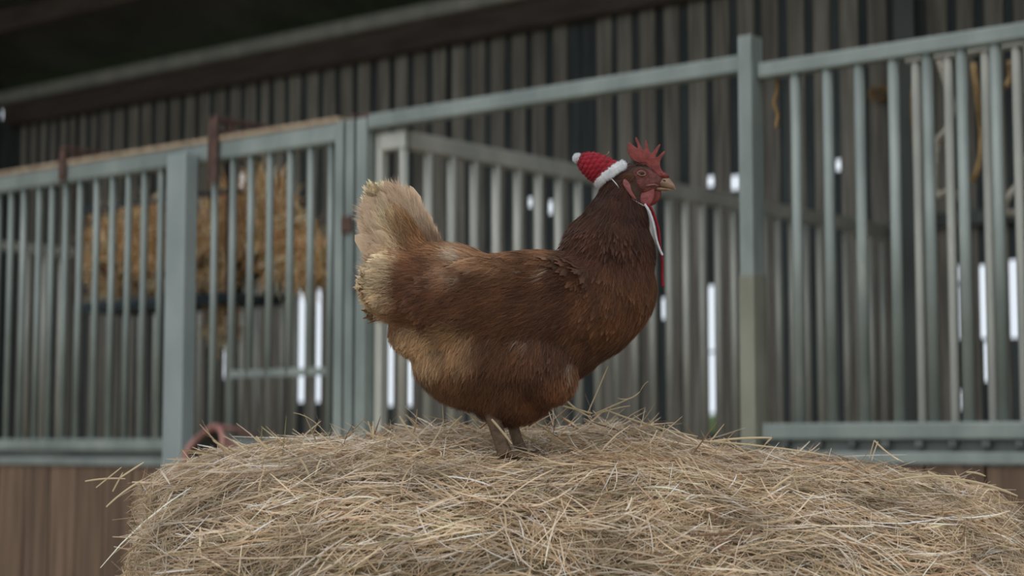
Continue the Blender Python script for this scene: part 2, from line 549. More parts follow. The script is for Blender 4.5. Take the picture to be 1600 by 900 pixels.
# wide pale post
po = empty('gate_post', gpos(POST_S, D_GATE - .045), GATE_ROT, 'wide pale blue-grey steel post, the broadest upright in the front at left', 'post')
PO = (POST_S, D_GATE - .045, 0)
gbox('shaft', s_at(287, D_GATE), s_at(317, D_GATE), D_GATE - .099, D_GATE - .033, 0, z_at(301, 246, D_GATE), M_GALV_PALE, po, .006, 2, o=PO)
gbox('base_plate', POST_S - .1, POST_S + .1, D_GATE - .13, D_GATE - .033, 0, .01, M_GALV_PALE, po, o=PO)
# hinge posts
for (a, b, ytop, lab) in ((546, 559, 188, 'slim galvanised hinge post with a rusty cap, left one of the pair at mid-left'),
                          (563, 579, 186, 'galvanised gate post carrying the raised overhead rail, right one of the hinge pair')):
    s0, s1 = s_at(a, D_GATE), s_at(b, D_GATE)
    pr = empty('hinge_post', gpos((s0 + s1) / 2, D_GATE), GATE_ROT, lab, 'post')
    OO = ((s0 + s1) / 2, D_GATE, 0)
    zt = z_at((a + b) / 2, ytop, D_GATE)
    gbox('shaft', s0, s1, D_GATE - .03, D_GATE + .03, 0, zt, M_GALV, pr, .006, 2, o=OO)
    gbox('cap', s0 + .003, s1 - .003, D_GATE - .022, D_GATE + .022, zt, zt + .018, M_RUST, pr, .006, 2, o=OO)
    for zz in ((z_at(555, 352, D_GATE),) if a < 550 else (z_at(575, 440, D_GATE),)):
        gbox('hinge_plate' if a < 550 else 'latch_plate', s0 - .004, s1 + .004, D_GATE - .045, D_GATE - .03, zz - .03, zz + .03, M_RUST if a < 550 else M_STEEL, pr, .004, 1, o=OO)
# overhead rail across the open doorway and on over the right panel
S_P = s_at(1181, D_GATE)
dr = empty('overhead_rail', gpos(s_at(579, D_GATE), D_GATE), GATE_ROT, 'galvanised overhead rail sloping up across the open doorway behind the hen', 'rail')
DRO = (s_at(579, D_GATE), D_GATE, 0)
zr0, zr1 = z_at(870, 159, D_GATE), z_at(870, 134, D_GATE)
zq0, zq1 = z_at(1192, 124, D_GATE), z_at(1192, 100, D_GATE)
gbox('rail', s_at(579.5, D_GATE), s_at(1169, D_GATE), D_GATE - .025, D_GATE + .025, zr0, zr1, M_GALV, dr, .006, 2, o=DRO)
# post right of the doorway
ps0, ps1 = s_at(1170, D_GATE), s_at(1192, D_GATE)
pr = empty('gate_post', gpos((ps0 + ps1) / 2, D_GATE - .03), GATE_ROT, 'tall galvanised post right of the doorway, stained ochre low down', 'post')
OO = ((ps0 + ps1) / 2, D_GATE - .03, 0)
zsp = z_at(1181, 430, D_GATE)
gbox('shaft', ps0, ps1, D_GATE - .05, D_GATE + .02, 0, zr1 + .05, M_GALV, pr, .005, 2, o=OO)
M_STAIN = noise_mat('stained_galvanised_steel', (.225, .225, .17), (.335, .335, .265), 7, (1, 1, .5), .6, .15, .2, 40)
gbox('stained_sleeve', ps0 - .002, ps1 + .002, D_GATE - .053, D_GATE + .023, 0, zsp, M_STAIN, pr, .005, 2, o=OO, label='ochre-stained lower sleeve')
# right panel
zR = (z_at(1400, 687, D_GATE), z_at(1400, 660, D_GATE))
zL = (z_at(1400, 725, D_GATE), z_at(1400, 706, D_GATE))
pR = [1248, 1299, 1349, 1403, 1457, 1511, 1565, 1620, 1678, 1740, 1804, 1870, 1938, 2008, 2080]
rR = panel(pR, ps1 + .003, s_at(2120, D_GATE), 'tall galvanised barred panel filling the right of the stable front', zt=(zq0, zq1), zr=zR, zl=zL, boff=.02, bar_r=.0165)
oR = (ps1 + .003, D_GATE, 0)
me = None
for p in range(1230, 1600, 52):
    s = s_at(p, D_GATE)
    gbox('bolt', s - .012, s + .012, D_GATE - .03, D_GATE - .005, zL[1] + .012, zL[1] + .030, M_STEEL, rR, .003, 1, o=oR)
# folded-back second gate right behind the right panel
d2 = D_GATE + .16
s20, s21 = s_at(1425, d2), s_at(1730, d2)
r2 = empty('folded_gate', gpos(s20, d2), GATE_ROT, 'barred galvanised gate folded back close behind the right-hand panel', 'gate')
o2 = (s20, d2, 0)
gbox('top_rail', s20, s21, d2 - .02, d2 + .02, zq0 + .02, zq1 + .01, M_GALV_FAR, r2, .005, o=o2)
gbox('bottom_rail', s20, s21, d2 - .02, d2 + .02, .25, .31, M_GALV_FAR, r2, .005, o=o2)
add_bars(r2, o2, [s_at(p, d2) for p in (1439, 1490, 1549, 1598, 1650, 1700)], d2,   .30, zq0 + .025, M_GALV_FAR, .014)

# ---- partitions running back from the front to the timber wall
P0 = on_plane(630, 500, D_GATE + .03)
VIN = N.copy()
sP = float(P0 @ G)


def partition(s, d_from, d_to, ztop, thick, pitch, label, first=0.03, mid=None, solid=False):
    root = empty('pen_partition', gpos(s, d_from), GATE_ROT, label, 'partition', None)
    o = (s, d_from, 0)
    gbox('top_rail', s - .022, s + .022, d_from, d_to, ztop - thick, ztop, M_GALV_FAR, root, .005, 2, o=o)
    gbox('bottom_rail', s - .022, s + .022, d_from, d_to, 1.13, 1.19, M_GALV_FAR, root, .005, 2, o=o)
    me = bar_mesh('bar', ztop - thick - 1.185, .018); me.materials.append(M_GALV_FAR)
    d = d_from + first
    while d < d_to - .02:
        b = link('bar', me, root); b.location = (0, d - o[1], 1.187)
        d += pitch
    d = d_from
    while d < d_to - .05:
        gbox('kickboard', s - .016, s + .016, d + .003, min(d + .172, d_to), .02, 1.127, M_KICK, root, .003, 1, o=o)
        d += .178
    return root


zPT = z_at(640, 204, D_GATE + .03)
p1 = partition(sP, D_GATE + .03, D_WALL - .05, zPT, .062, .126, 'barred galvanised pen partition running back behind the hen to the timber wall', first=0.0)
# return piece with a stile at the doorway
oP = (sP, D_GATE + .03, 0)
gbox('return_rail', s_at(593, D_GATE + .03), sP + .022, D_GATE + .01, D_GATE + .05, zPT - .062, zPT, M_GALV_FAR, p1, .005, 2, o=oP)
gbox('stile', s_at(590, D_GATE + .03), s_at(601, D_GATE + .03), D_GATE + .01, D_GATE + .05, .05, zPT, M_GALV_FAR, p1, .005, 2, o=oP)
# left partition
sQ = float((on_plane(0, 384, 0 + 5.83) @ G))
partition(sQ, D_GATE + .06, D_WALL - .05, z_at(0, 377, 5.83), .05, .115, 'far barred pen partition glimpsed through the bars at the left edge')

# ---- hay rack hung from the front on two rusty hooks
sH0, sH1 = s_at(104, D_GATE), s_at(341, D_GATE)
zRK0, zRK1 = z_at(230, 478, D_GATE + .25), z_at(230, 330, D_GATE + .25)
rk = empty('hay_rack', gpos(sH0, D_GATE), GATE_ROT, 'dark steel hay rack hung from two rusty hooks over the left top rail', 'hay rack')
oK = (sH0, D_GATE, 0)
for i, (sh, wpx) in enumerate(((sH0, .018), (sH1, .026))):
    ztop = z_at(104, 231, D_GATE) if i == 0 else z_at(341, 184, D_GATE)
    zbot = z_at(104, 285, D_GATE) if i == 0 else z_at(341, 288, D_GATE)
    hk = gbox('hook', sh - wpx, sh + wpx, D_GATE - .045, D_GATE - .033, zbot, ztop, M_RUST, rk, .003, 1, o=oK, label='rusty hook over the rail')
    gbox('arm', sh - .012, sh + .012, D_GATE - .045, D_GATE + .36, ztop - .02, ztop, M_RUST, hk, .003, 1, o=(sH0, D_GATE, 0))
    link('brace', tube_mesh('brace', [(sh - oK[0], -.03, z_top1 + .03), (sh - oK[0], .34, ztop - .012)], .009, 6), hk, M_RUST)
    gbox('hanger', sh - .012, sh + .012, D_GATE + .04, D_GATE + .055, zRK0, ztop - .01, M_RUST, hk, .002, 1, o=(sH0, D_GATE, 0))
for (z, dd) in ((zRK0, .34), (zRK1, .46)):
    pts = [(0, .06, z), (sH1 - sH0, .06, z), (sH1 - sH0, dd, z), (0, dd, z)]
    link('frame', tube_mesh('frame', pts, .011, 8, closed=True), rk, M_TRAY)
gbox('tray', sH0, sH1, D_GATE + .06, D_GATE + .34, zRK0 - .03, zRK0 - .005, M_TRAY, rk, .004, 1, o=oK)
nb = 12
for i in range(nb):
    s = (sH1 - sH0) * (i + .5) / nb
    link('rod', tube_mesh('rod', [(s, .34, zRK0), (s, .46, zRK1)], .005, 6), rk, M_TRAY)


# ================================================================== STRAW
def straw_colors(n, rng, dull=0.0):
    pal = np.array([lin(228, 202, 164), lin(212, 184, 144), lin(240, 222, 194), lin(190, 164, 122), lin(168, 154, 112), lin(204, 168, 130), lin(142, 108, 76), lin(248, 238, 222)])
    w = np.array([.26, .22, .14, .12, .07, .11, .05, .03]); w /= w.sum()
    c = pal[rng.choice(len(pal), n, p=w)] * rng.uniform(.78, 1.22, (n, 1))
    return c * (1 - dull) * np.array([.98, 1.0, 1.10])


def straws(name, root, direc, length, width, rng, normal=None, bend=.12, cols=None, parent=None, kink=.12, **kw):
    """V-folded strips along gently bent paths; root (n,3) is the middle of each"""
    n = len(root)
    direc = direc / np.linalg.norm(direc, axis=1, keepdims=True)
    ref = rng.normal(size=(n, 3)) if normal is None else normal + rng.normal(scale=.35, size=(n, 3))
    side = np.cross(direc, ref); side /= np.linalg.norm(side, axis=1, keepdims=True) + 1e-9
    nor = np.cross(side, direc)
    K = 5
    t = np.linspace(-.5, .5, K)
    b1 = rng.normal(scale=bend, size=(n, 1)); b2 = rng.normal(scale=bend, size=(n, 1))
    kk = rng.uniform(-.3, .3, (n, 1)); ka = rng.normal(scale=kink, size=(n, 1)) * (rng.random((n, 1)) < .35)
    arc = (t[None] ** 2)
    off_n = b1 * arc + ka * np.maximum(0, t[None] - kk)
    off_s = b2 * arc + .6 * ka * np.maximum(0, t[None] - kk)
    ctr = root[:, None] + length[:, None, None] * (t[None, :, None] * direc[:, None] + off_n[..., None] * nor[:, None] + off_s[..., None] * side[:, None])
    tp = np.array([.55, .95, 1, .9, .35])
    hw = width[:, None] * tp[None] * .5
    L = ctr - side[:, None] * hw[..., None]
    R = ctr + side[:, None] * hw[..., None]
    Mid = ctr + nor[:, None] * (hw * .55)[..., None]
    V = np.stack([L, Mid, R], axis=2).reshape(n, K * 3, 3)
    F = []
    for i in range(K - 1):
        for j in (0, 1):
            a = i * 3 + j
            F.append((a, a + 1, a + 4, a + 3))
    if cols is None:
        cols = straw_colors(n, rng)
    cc = np.repeat(cols[:, None], K * 3, axis=1)
    grad = np.linspace(.85, 1.1, K)[None, :, None, None]
    cc = (cc.reshape(n, K, 3, 3) * grad).reshape(n, K * 3, 3)
    return soup(name, V, F, cc, M_STRAW, parent, False, **kw)


# hay in the rack
rng = np.random.default_rng(21)
def rack_hay():
    blobs = []
    for (cx_, cy_, a, b, n) in ((160, 400, 26, 58, 420), (195, 395, 30, 62, 460), (235, 385, 34, 72, 620), (268, 400, 22, 66, 340), (305, 410, 24, 60, 300), (338, 390, 26, 82, 420), (372, 360, 34, 66, 520),
                                (410, 350, 34, 80, 640), (440, 372, 32, 66, 520), (470, 400, 26, 52, 360), (494, 412, 16, 38, 200), (352, 470, 12, 70, 170), (338, 500, 8, 60, 60), (425, 300, 14, 22, 60), (355, 300, 10, 16, 30)):
        r = np.sqrt(rng.random(n)) * rng.uniform(.8, 1.15, n); th = rng.uniform(0, 2 * math.pi, n)
        for x, y, d in zip(cx_ + a * r * np.cos(th), cy_ + b * r * np.sin(th), D_GATE + rng.uniform(.12, .44, n)):
            blobs.append(on_plane(x, y, d))
    return np.array(blobs)


rh = rack_hay()
dirs = rng.normal(size=(len(rh), 3)); dirs[:, 2] = dirs[:, 2] * 1.0 - .4
rc = straw_colors(len(rh), rng) * np.array([1.35, 1.22, 1.02])
straws('hay', rh, dirs, rng.uniform(.07, .22, len(rh)), rng.uniform(.004, .010, len(rh)), rng, bend=.4, cols=rc,
       label='loose golden-brown hay stuffed in the rack behind the left bars', cat='hay', kind='stuff')
hc = bmesh.new()
for (px, py, a, b, dd) in ((205, 410, .14, .11, .27), (395, 395, .16, .11, .27), (300, 415, .12, .09, .27), (445, 405, .08, .06, .33), (345, 430, .06, .12, .27)):
    m = Matrix.Translation(Vector(on_plane(px, py, D_GATE + dd))) @ Matrix.Rotation(GATE_ROT, 4, 'Z') @ Matrix.Diagonal((a, .12, b, 1))
    bmesh.ops.create_icosphere(hc, subdivisions=3, radius=1, matrix=m)
for v in hc.verts:
    v.co += Vector(noise.noise_vector(v.co * 14)) * .025
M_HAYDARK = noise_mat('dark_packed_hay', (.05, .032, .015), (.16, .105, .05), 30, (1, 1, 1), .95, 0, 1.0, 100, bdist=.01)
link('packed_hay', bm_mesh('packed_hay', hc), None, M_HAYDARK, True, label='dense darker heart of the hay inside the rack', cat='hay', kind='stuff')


# ================================================================== SMALL THINGS IN THE BACKGROUND
def gp3(px, py, d):
    return Vector(on_plane(px, py, d))


def curve_thing(name, pxs, d, r, mat, label, cat, sub=6):
    pts = catmull([gp3(x, y, d + dd) for (x, y, dd) in pxs], sub)
    o = Vector(pts[0])
    return link(name, tube_mesh(name, [Vector(p) - o for p in pts], r, 8), None, mat, True, label=label, cat=cat), o


for (nm, pxs, d, r, mat, lab, cat) in (
    ('hose', [(1466, 90, 0), (1487, 160, .05), (1484, 190, .02), (1476, 208, 0), (1464, 226, .02), (1462, 300, .04), (1486, 299, .02), (1500, 310, .05)], D_GATE + .34, .011, M_ROPE, 'pale curved hose looped behind the bars at upper right', 'hose'),
    ('rope', [(1521, 100, 0), (1527, 150, 0), (1533, 200, .04), (1533, 240, .02), (1526, 268, 0), (1518, 284, 0)], D_GATE + .34, .011, M_TWINE, 'tan rope hanging down with a loose end behind the right-hand bars', 'rope'),
    ('hose', [(1640, 170, 0), (1612, 230, 0), (1596, 270, 0), (1588, 292, .02), (1578, 304, 0), (1570, 330, .02), (1600, 332, .03)], D_GATE + .34, .011, M_ROPE, 'pale hose curving down at the right edge behind the last bars', 'hose'),
    ('twine', [(1432, 62, 0), (1430, 90, 0), (1425, 160, .0), (1428, 220, .01), (1432, 300, .0), (1438, 340, .0)], D_GATE + .187, .006, M_TWINE, 'thin ochre twine dangling in front of the steel column', 'twine'),
    ('twine', [(1212, 104, 0), (1214, 140, .006), (1209, 160, 0), (1215, 180, .006), (1212, 200, 0)], D_GATE + .03, .007, M_TWINE, 'knotted brown twine hanging just right of the doorway post', 'twine'),
    ('rope_end', [(1577, 96, 0), (1578, 120, .02), (1571, 136, 0)], D_GATE + .4, .009, M_TWINE, 'short ochre rope tip hanging from the top at far right', 'rope'),
):
    ob, o = curve_thing(nm, pxs, d, r, mat, lab, cat)
    ob.location = o

# ochre bundle of twine tied to the wall
bt = empty('twine_bundle', tuple(gp3(1378, 146, D_WALL - .06)), GATE_ROT, 'small ochre twine bundle hooked high on the boards between right-hand bars', 'twine')
for i in range(4):
    a = i * .4
    pts = [(.055 * math.cos(t * math.pi / 8), .012 * math.sin(a * 3) - .01 * i, .028 * math.sin(t * math.pi / 8) + .008 * math.sin(a * 5)) for t in range(16)]
    link('coil', tube_mesh('coil', pts, .009, 6, closed=True), bt, M_TWINE, True)

# red rubber feed tub hooked on the front, seen over the left end of the hay
TD = D_GATE - .28
tub = empty('feed_tub', tuple(gp3(322, 702, TD)), GATE_ROT, 'dusty red rubber feed tub, its rim arching above the left part of the hay', 'tub')
prof = [(.088, .0), (.096, .004), (.100, .012), (.096, .018), (.089, .014), (.080, -.05), (.066, -.13), (.02, -.145), (.0, -.145)]
outer = [(.089, .0), (.086, -.05), (.072, -.14), (.02, -.155), (0, -.155)]
def lathe(name, prof, n=32, sx=1, sy=1):
    verts, faces = [], []
    for (r, z) in prof:
        for k in range(n):
            a = 2 * math.pi * k / n
            verts.append((r * math.cos(a) * sx, r * math.sin(a) * sy, z))
    for i in range(len(prof) - 1):
        for k in range(n):
            faces.append((i * n + k, i * n + (k + 1) % n, (i + 1) * n + (k + 1) % n, (i + 1) * n + k))
    return mesh_from(name, verts, faces)
tilt = Matrix.Rotation(math.radians(63), 4, 'X') @ Matrix.Diagonal((1, .92, 1, 1))
for nm, pf, mt in (('body', outer, M_TUB), ('inside', [(.085, .008)] + prof[5:], M_TUB_IN)):
    me = lathe(nm, pf); me.transform(tilt); link(nm, me, tub, mt, True)
me = tube_mesh('rim', [(.091 * math.cos(a), .091 * math.sin(a) , .004 + .010 * math.sin(2 * a)) for a in np.linspace(0, 2 * math.pi, 40, endpoint=False)], .012, 8, closed=True)
me.transform(tilt); link('rim', me, tub, M_TUB, True)
# a strap back to the rail
link('strap', tube_mesh('strap', [(0, .02, .085), (0, .15, .07), (0, .24, .04)], .008, 8), tub, M_TUB, True)

# ================================================================== HAY BALE
BX0, BX1 = -.438, .606      # at the front edge; the bale bulges wider behind
ridge_px = [(178, 752), (200, 728), (260, 716), (300, 708), (400, 694), (480, 686), (550, 679), (640, 672), (700, 664), (800, 664), (900, 660), (960, 660), (1020, 674), (1100, 690), (1200, 697),
            (1300, 710), (1400, 726), (1480, 745), (1560, 770), (1602, 792)]
Y_RIDGE = 2.66
rx = np.array([hp(x, y, Y_RIDGE)[0] for x, y in ridge_px]); rz = np.array([hp(x, y + (25 if x > 290 else 12) + 14 * min(1, max(0, (x - 1000) / 300)), Y_RIDGE)[2] for x, y in ridge_px])
BY0, BY1 = 2.20, 3.00


def fbm(x, y, s=1.0):
    return noise.fractal(Vector((x * s, y * s, .7)), 1.0, 2.0, 4)


def top_z(x, y):
    z = np.interp(x, rx, rz)
    hx = (hp(800, 700)[0])
    if y < Y_RIDGE:
        t = (Y_RIDGE - y)
        z -= .03 * t + .52 * t * t
    else:
        t = y - Y_RIDGE
        z -= .10 * t + .5 * t * t
    z += .010 * fbm(x, y, 9) + .004 * fbm(x + 5, y, 40)
    return z


def edge_drop(a, b):
    m = (abs(a) ** 6 + abs(b) ** 6) ** (1 / 6)
    return m


bale = empty('hay_bale', ((BX0 + BX1) / 2, (BY0 + BY1) / 2, 0), 0, 'large square bale of pale dry hay that the brown hen stands on', 'hay bale')
BO = np.array([(BX0 + BX1) / 2, (BY0 + BY1) / 2, 0])
cx, cy, hx_, hy_ = BO[0], BO[1], (BX1 - BX0) / 2, (BY1 - BY0) / 2
core_v, core_f = [], []
NU, NV = 150, 96


def bale_point(a, b):
    """a,b in [-1,1]; outer 25% of the map runs down the sides"""
    m = max(abs(a), abs(b))
    q = .72
    if m <= q:
        x, y = cx + a / q * hx_ * .97, cy + b / q * hy_ * .97
        e = max(abs(a), abs(b)) / q
        z = top_z(x, y) - .030 * e ** 8
    else:
        t = (m - q) / (1 - q)
        sa, sb = a / m, b / m
        xr, yr = cx + sa * hx_ * .97, cy + sb * hy_ * .97
        out = .015 * math.sin(min(1, t * 3) * math.pi / 2)
        x = cx + sa * (hx_ * .97 + out)
        y = cy + sb * (hy_ * .97 + out)
        z0 = top_z(xr, yr) - .030
        z = z0 - (z0 - 0.0) * (t ** 1.6)
        ns_ = .018 * fbm(x * 1.0 + z * 3, y + z * 7, 6)
        x += ns_ * sa; y += ns_ * sb
    x *= 1 + .52 * min(.5, max(0, y - BY0))
    return (x, y, max(z, 0))


for j in range(NV + 1):
    for i in range(NU + 1):
        p = bale_point(2 * i / NU - 1, 2 * j / NV - 1)
        core_v.append((p[0] - BO[0], p[1] - BO[1], p[2]))
for j in range(NV):
    for i in range(NU):
        a = j * (NU + 1) + i
        core_f.append((a, a + 1, a + NU + 2, a + NU + 1))
core_me = mesh_from('core', core_v, core_f)
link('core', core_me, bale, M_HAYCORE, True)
# sample straws over the core, mostly the part the camera side can see
cv = np.array(core_v); cf = np.array(core_f)
tri = np.concatenate([cf[:, [0, 1, 2]], cf[:, [0, 2, 3]]])


def sample_tris(V, T, n, rng, weight=None):
    a, b, c = V[T[:, 0]], V[T[:, 1]], V[T[:, 2]]
    nr = np.cross(b - a, c - a)
    ar = np.linalg.norm(nr, axis=1)
    w = ar * (1 if weight is None else weight((a + b + c) / 3))
    idx = rng.choice(len(T), n, p=w / w.sum())
    r1, r2 = np.sqrt(rng.random(n)), rng.random(n)
    P = (1 - r1)[:, None] * a[idx] + (r1 * (1 - r2))[:, None] * b[idx] + (r1 * r2)[:, None] * c[idx]
    nn = nr[idx] / (ar[idx][:, None] + 1e-12)
    return P, nn


zlow = EYE - .36


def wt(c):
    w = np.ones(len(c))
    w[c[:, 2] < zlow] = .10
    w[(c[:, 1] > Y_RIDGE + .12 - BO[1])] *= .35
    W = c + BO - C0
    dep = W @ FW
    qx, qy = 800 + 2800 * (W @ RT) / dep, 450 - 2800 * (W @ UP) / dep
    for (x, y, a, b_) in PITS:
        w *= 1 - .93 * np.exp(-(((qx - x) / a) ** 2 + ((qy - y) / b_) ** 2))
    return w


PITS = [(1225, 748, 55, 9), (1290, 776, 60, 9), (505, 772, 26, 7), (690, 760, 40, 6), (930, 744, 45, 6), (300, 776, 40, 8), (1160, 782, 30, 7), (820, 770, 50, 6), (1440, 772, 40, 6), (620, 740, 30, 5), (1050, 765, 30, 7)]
rng = np.random.default_rng(5)


def hay_layer(name, n, lmin, lmax, wmin, wmax, lift, out, jit, dull, seed, bend=.10):
    rg = np.random.default_rng(seed)
    P, nn = sample_tris(cv, tri, n, rg, wt)
    nn = np.where(nn[:, 2:3] < -.2, -nn, nn)
    # clumped flow: neighbouring stalks share a heading
    th = np.array([1.1 * noise.noise(Vector((p[0] * 7, p[1] * 9, p[2] * 9))) for p in P]) * 1.4 + rg.normal(scale=jit, size=n)
    base = np.stack([np.cos(th), .55 * np.sin(th) + .1 * rg.normal(size=n), .45 * np.sin(th)], 1)
    d = base - nn * (base * nn).sum(1, keepdims=True)
    d /= np.linalg.norm(d, axis=1, keepdims=True) + 1e-9
    d += nn * rg.normal(scale=lift, size=(n, 1))
    L = rg.uniform(lmin, lmax, n)
    P = P + nn * (rg.random((n, 1)) ** 1.5 * out)
    cols = straw_colors(n, rg, dull)
    patch = np.array([1.0 + .55 * noise.noise(Vector((p[0] * 12, p[1] * 12, p[2] * 16))) for p in P])
    cols *= patch[:, None]
    return straws(name, P, d, L, rg.uniform(wmin, wmax, n), rg, normal=nn, bend=bend, cols=cols, parent=bale, kind='stuff')


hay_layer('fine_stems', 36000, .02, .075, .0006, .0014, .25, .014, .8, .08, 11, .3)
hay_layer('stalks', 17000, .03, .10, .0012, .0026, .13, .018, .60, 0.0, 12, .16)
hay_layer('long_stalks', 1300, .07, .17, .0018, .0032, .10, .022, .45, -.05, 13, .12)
# stems sticking up along the ridge and trailing over the left end
rg = np.random.default_rng(31)
n = 900
xs = rg.uniform(BX0 + .03, BX1 - .06, n)
dens = np.interp(xs, [hp(200, 700)[0], hp(700, 700)[0], hp(930, 700)[0], hp(1010, 700)[0], hp(1100, 700)[0], hp(1590, 700)[0]], [.8, 1, 1, 1, .3, .25])
keep = rg.random(n) < dens
xs = xs[keep]; n = len(xs)
ys = rg.uniform(Y_RIDGE - .22, Y_RIDGE + .08, n)
zs = np.array([top_z(x, y) for x, y in zip(xs, ys)])
P = np.stack([xs, ys, zs], 1) - BO
el = np.abs(rg.normal(scale=.52, size=n)); sg = rg.choice([-1, 1], n)
d = np.stack([sg * np.cos(el), .3 * rg.normal(size=n), np.sin(el)], 1)
L = rg.uniform(.035, .11, n)
P = P + d * L[:, None] * .28
straws('upright_stems', P, d, L, rg.uniform(.0014, .0030, n), rg, bend=.25, parent=bale, kind='stuff')
# individual stalks the photograph singles out (pixel ends)
named = [((458, 645), (520, 690), .0012, 10), ((1366, 688), (1412, 722), .0028, -4), ((1366, 688), (1358, 716), .0022, 0), ((1372, 690), (1362, 720), .002, 2), ((1100, 689), (1300, 713), .0024, 3),
         ((945, 640), (1090, 682), .0026, -4), ((878, 618), (925, 652), .0026, -5), ((878, 634), (926, 646), .0026, 0), ((918, 646), (950, 572), .0018, 0), ((930, 646), (985, 622), .002, 0),
         ((925, 650), (985, 634), .002, 2), ((1510, 738), (1540, 744), .0026, 2), ((1450, 737), (1512, 752), .0026, -4), ((133, 752), (196, 748), .0022, 2), ((185, 748), (225, 722), .0022, 0),
         ((150, 762), (190, 730), .0018, 0), ((166, 792), (222, 750), .0022, 3), ((176, 768), (192, 738), .002, 0), ((333, 688), (362, 708), .003, 0), ((364, 688), (384, 704), .003, 0),
         ((400, 682), (430, 710), .0036, -3), ((274, 722), (284, 701), .0034, 0), ((284, 702), (296, 718), .0018, 0), ((1180, 790), (1240, 742), .003, 4), ((1250, 778), (1240, 745), .0026, 0),
         ((624, 650), (652, 686), .003, -3), ((570, 672), (604, 684), .0022, -4), ((575, 658), (584, 690), .002, 2), ((583, 658), (584, 684), .002, 0), ((910, 764), (950, 720), .003, 6),
         ((944, 678), (976, 706), .0028, 3), ((916, 712), (930, 726), .003, 0), ((1040, 700), (1078, 720), .003, 2), ((1000, 612), (965, 622), .0014, -6), ((1013, 596), (1000, 612), .001, 3),
         ((468, 716), (492, 772), .0028, 8), ((492, 745), (502, 716), .0022, 3), ((1085, 768), (1050, 700), .003, 5), ((1108, 690), (1206, 684), .0028, 2), ((1206, 684), (1196, 694), .0018, 0),
         ((1390, 752), (1500, 745), .0028, 4), ((1490, 748), (1590, 775), .0034, 4), ((768, 655), (800, 694), .003, 1), ((700, 672), (722, 650), .0034, 0)]
vs = []
Kn = 7
for (a, b, w, sag) in named:
    row = []
    for i in range(Kn):
        t = i / (Kn - 1)
        x, y = a[0] + (b[0] - a[0]) * t, a[1] + (b[1] - a[1]) * t - sag * 4 * t * (1 - t)
        yd = 2.40 if y > 715 else 2.56
        if (a, b) == ((768, 655), (800, 694)): yd = 2.40
        row.append(hp(x, y, yd) - BO)
    row = np.array(row)
    tv = row[-1] - row[0]; tv /= np.linalg.norm(tv)
    sd = np.cross(tv, [0, 1, 0]); sd /= np.linalg.norm(sd)
    hw = w * .5 * np.array([.8, 1, 1, 1, 1, .9, .5])[:, None]
    ring = np.stack([row - sd * hw, row + np.array([0, -1, 0]) * hw, row + sd * hw], 1)
    vs.append(ring.reshape(-1, 3))
vs = np.array(vs)
F = [(i * 3 + j, i * 3 + j + 1, i * 3 + j + 4, i * 3 + j + 3) for i in range(Kn - 1) for j in (0, 1)]
nc = np.repeat((straw_colors(len(vs), rg) * 0 + np.array([lin(226, 204, 166)]) * rg.uniform(.75, 1.15, (len(vs), 1)))[:, None], Kn * 3, 1)
soup('loose_stalks', vs, F, nc, M_STRAW, bale, False, kind='stuff')

# ================================================================== HEN
HY = 2.46
PX = HY / 2800 * 1.0            # metres per pixel in the hen's plane (about)
HO = np.array(hp(800, 700))     # the hen's origin: under the near foot
hen = empty('hen', tuple(HO), 0, 'red-brown hen with a pale buff tail standing in profile on the hay bale', 'hen')


def hl(px, py, y=0.0):
    """pixel of the photograph -> hen-local point; y = sideways offset in metres (negative towards the camera)"""
    return np.array(hp(px, py)) + np.array([0, y, 0]) - HO


# --- body as blended ellipsoids: (px, py, angle deg, rx, rz, ry (pixels), y offset px)
ELL = [
    (815, 488, 6, 190, 92, 92, 0), (905, 478, 22, 108, 88, 84, 0), (945, 460, 60, 86, 74, 70, 0), (700, 458, -8, 108, 74, 76, 0),
    (640, 440, -40, 66, 62, 50, 0), (632, 392, -62, 84, 40, 22, 0), (612, 372, -75, 72, 30, 12, 0), (606, 440, 80, 62, 26, 16, 0),
    (765, 555, 0, 118, 84, 82, 0), (798, 584, 0, 78, 78, 70, 0), (835, 570, -40, 70, 50, 40, -48), (835, 570, -40, 70, 50, 40, 48),
    (745, 515, 0, 135, 62, 84, 0), (875, 535, 20, 80, 58, 70, 0), (928, 448, 0, 62, 62, 76, 0), (636, 456, -15, 64, 52, 34, -38), (636, 456, -15, 64, 52, 34, 38),
    (950, 400, 80, 76, 70, 62, 0), (961, 355, 76, 60, 48, 42, 0), (970, 312, 72, 46, 33, 30, 0), (988, 283, 20, 32, 25, 20, 0), (1000, 276, 0, 26, 21, 17, 0),
    # folded wings
    (778, 462, 8, 140, 56, 15, -80), (778, 462, 8, 140, 56, 15, 80), (680, 470, -2, 80, 40, 14, -64), (680, 470, -2, 80, 40, 14, 64),
]
bm = bmesh.new()
for (px, py, ang, rx_, rz_, ry_, yo) in ELL:
    c = hl(px, py, yo * PX)
    m = Matrix.Translation(Vector(c)) @ Matrix.Rotation(math.radians(-ang), 4, 'Y') @ Matrix.Diagonal((rx_ * PX, ry_ * PX, rz_ * PX, 1))
    bmesh.ops.create_icosphere(bm, subdivisions=4, radius=1, matrix=m)
tmp_me = bm_mesh('body', bm)
tmp = bpy.data.objects.new('tmp_body', tmp_me)
COL.objects.link(tmp)
md = tmp.modifiers.new('r', 'REMESH'); md.mode = 'VOXEL'; md.voxel_size = .0042
md = tmp.modifiers.new('s', 'SMOOTH'); md.factor = .6; md.iterations = 16
dg = bpy.context.evaluated_depsgraph_get()
body_me = bpy.data.meshes.new_from_object(tmp.evaluated_get(dg))
bpy.data.objects.remove(tmp); bpy.data.meshes.remove(tmp_me)
body_me.name = 'body'
body_me.materials.clear()
body = link('body', body_me, hen, M_UNDER, True)

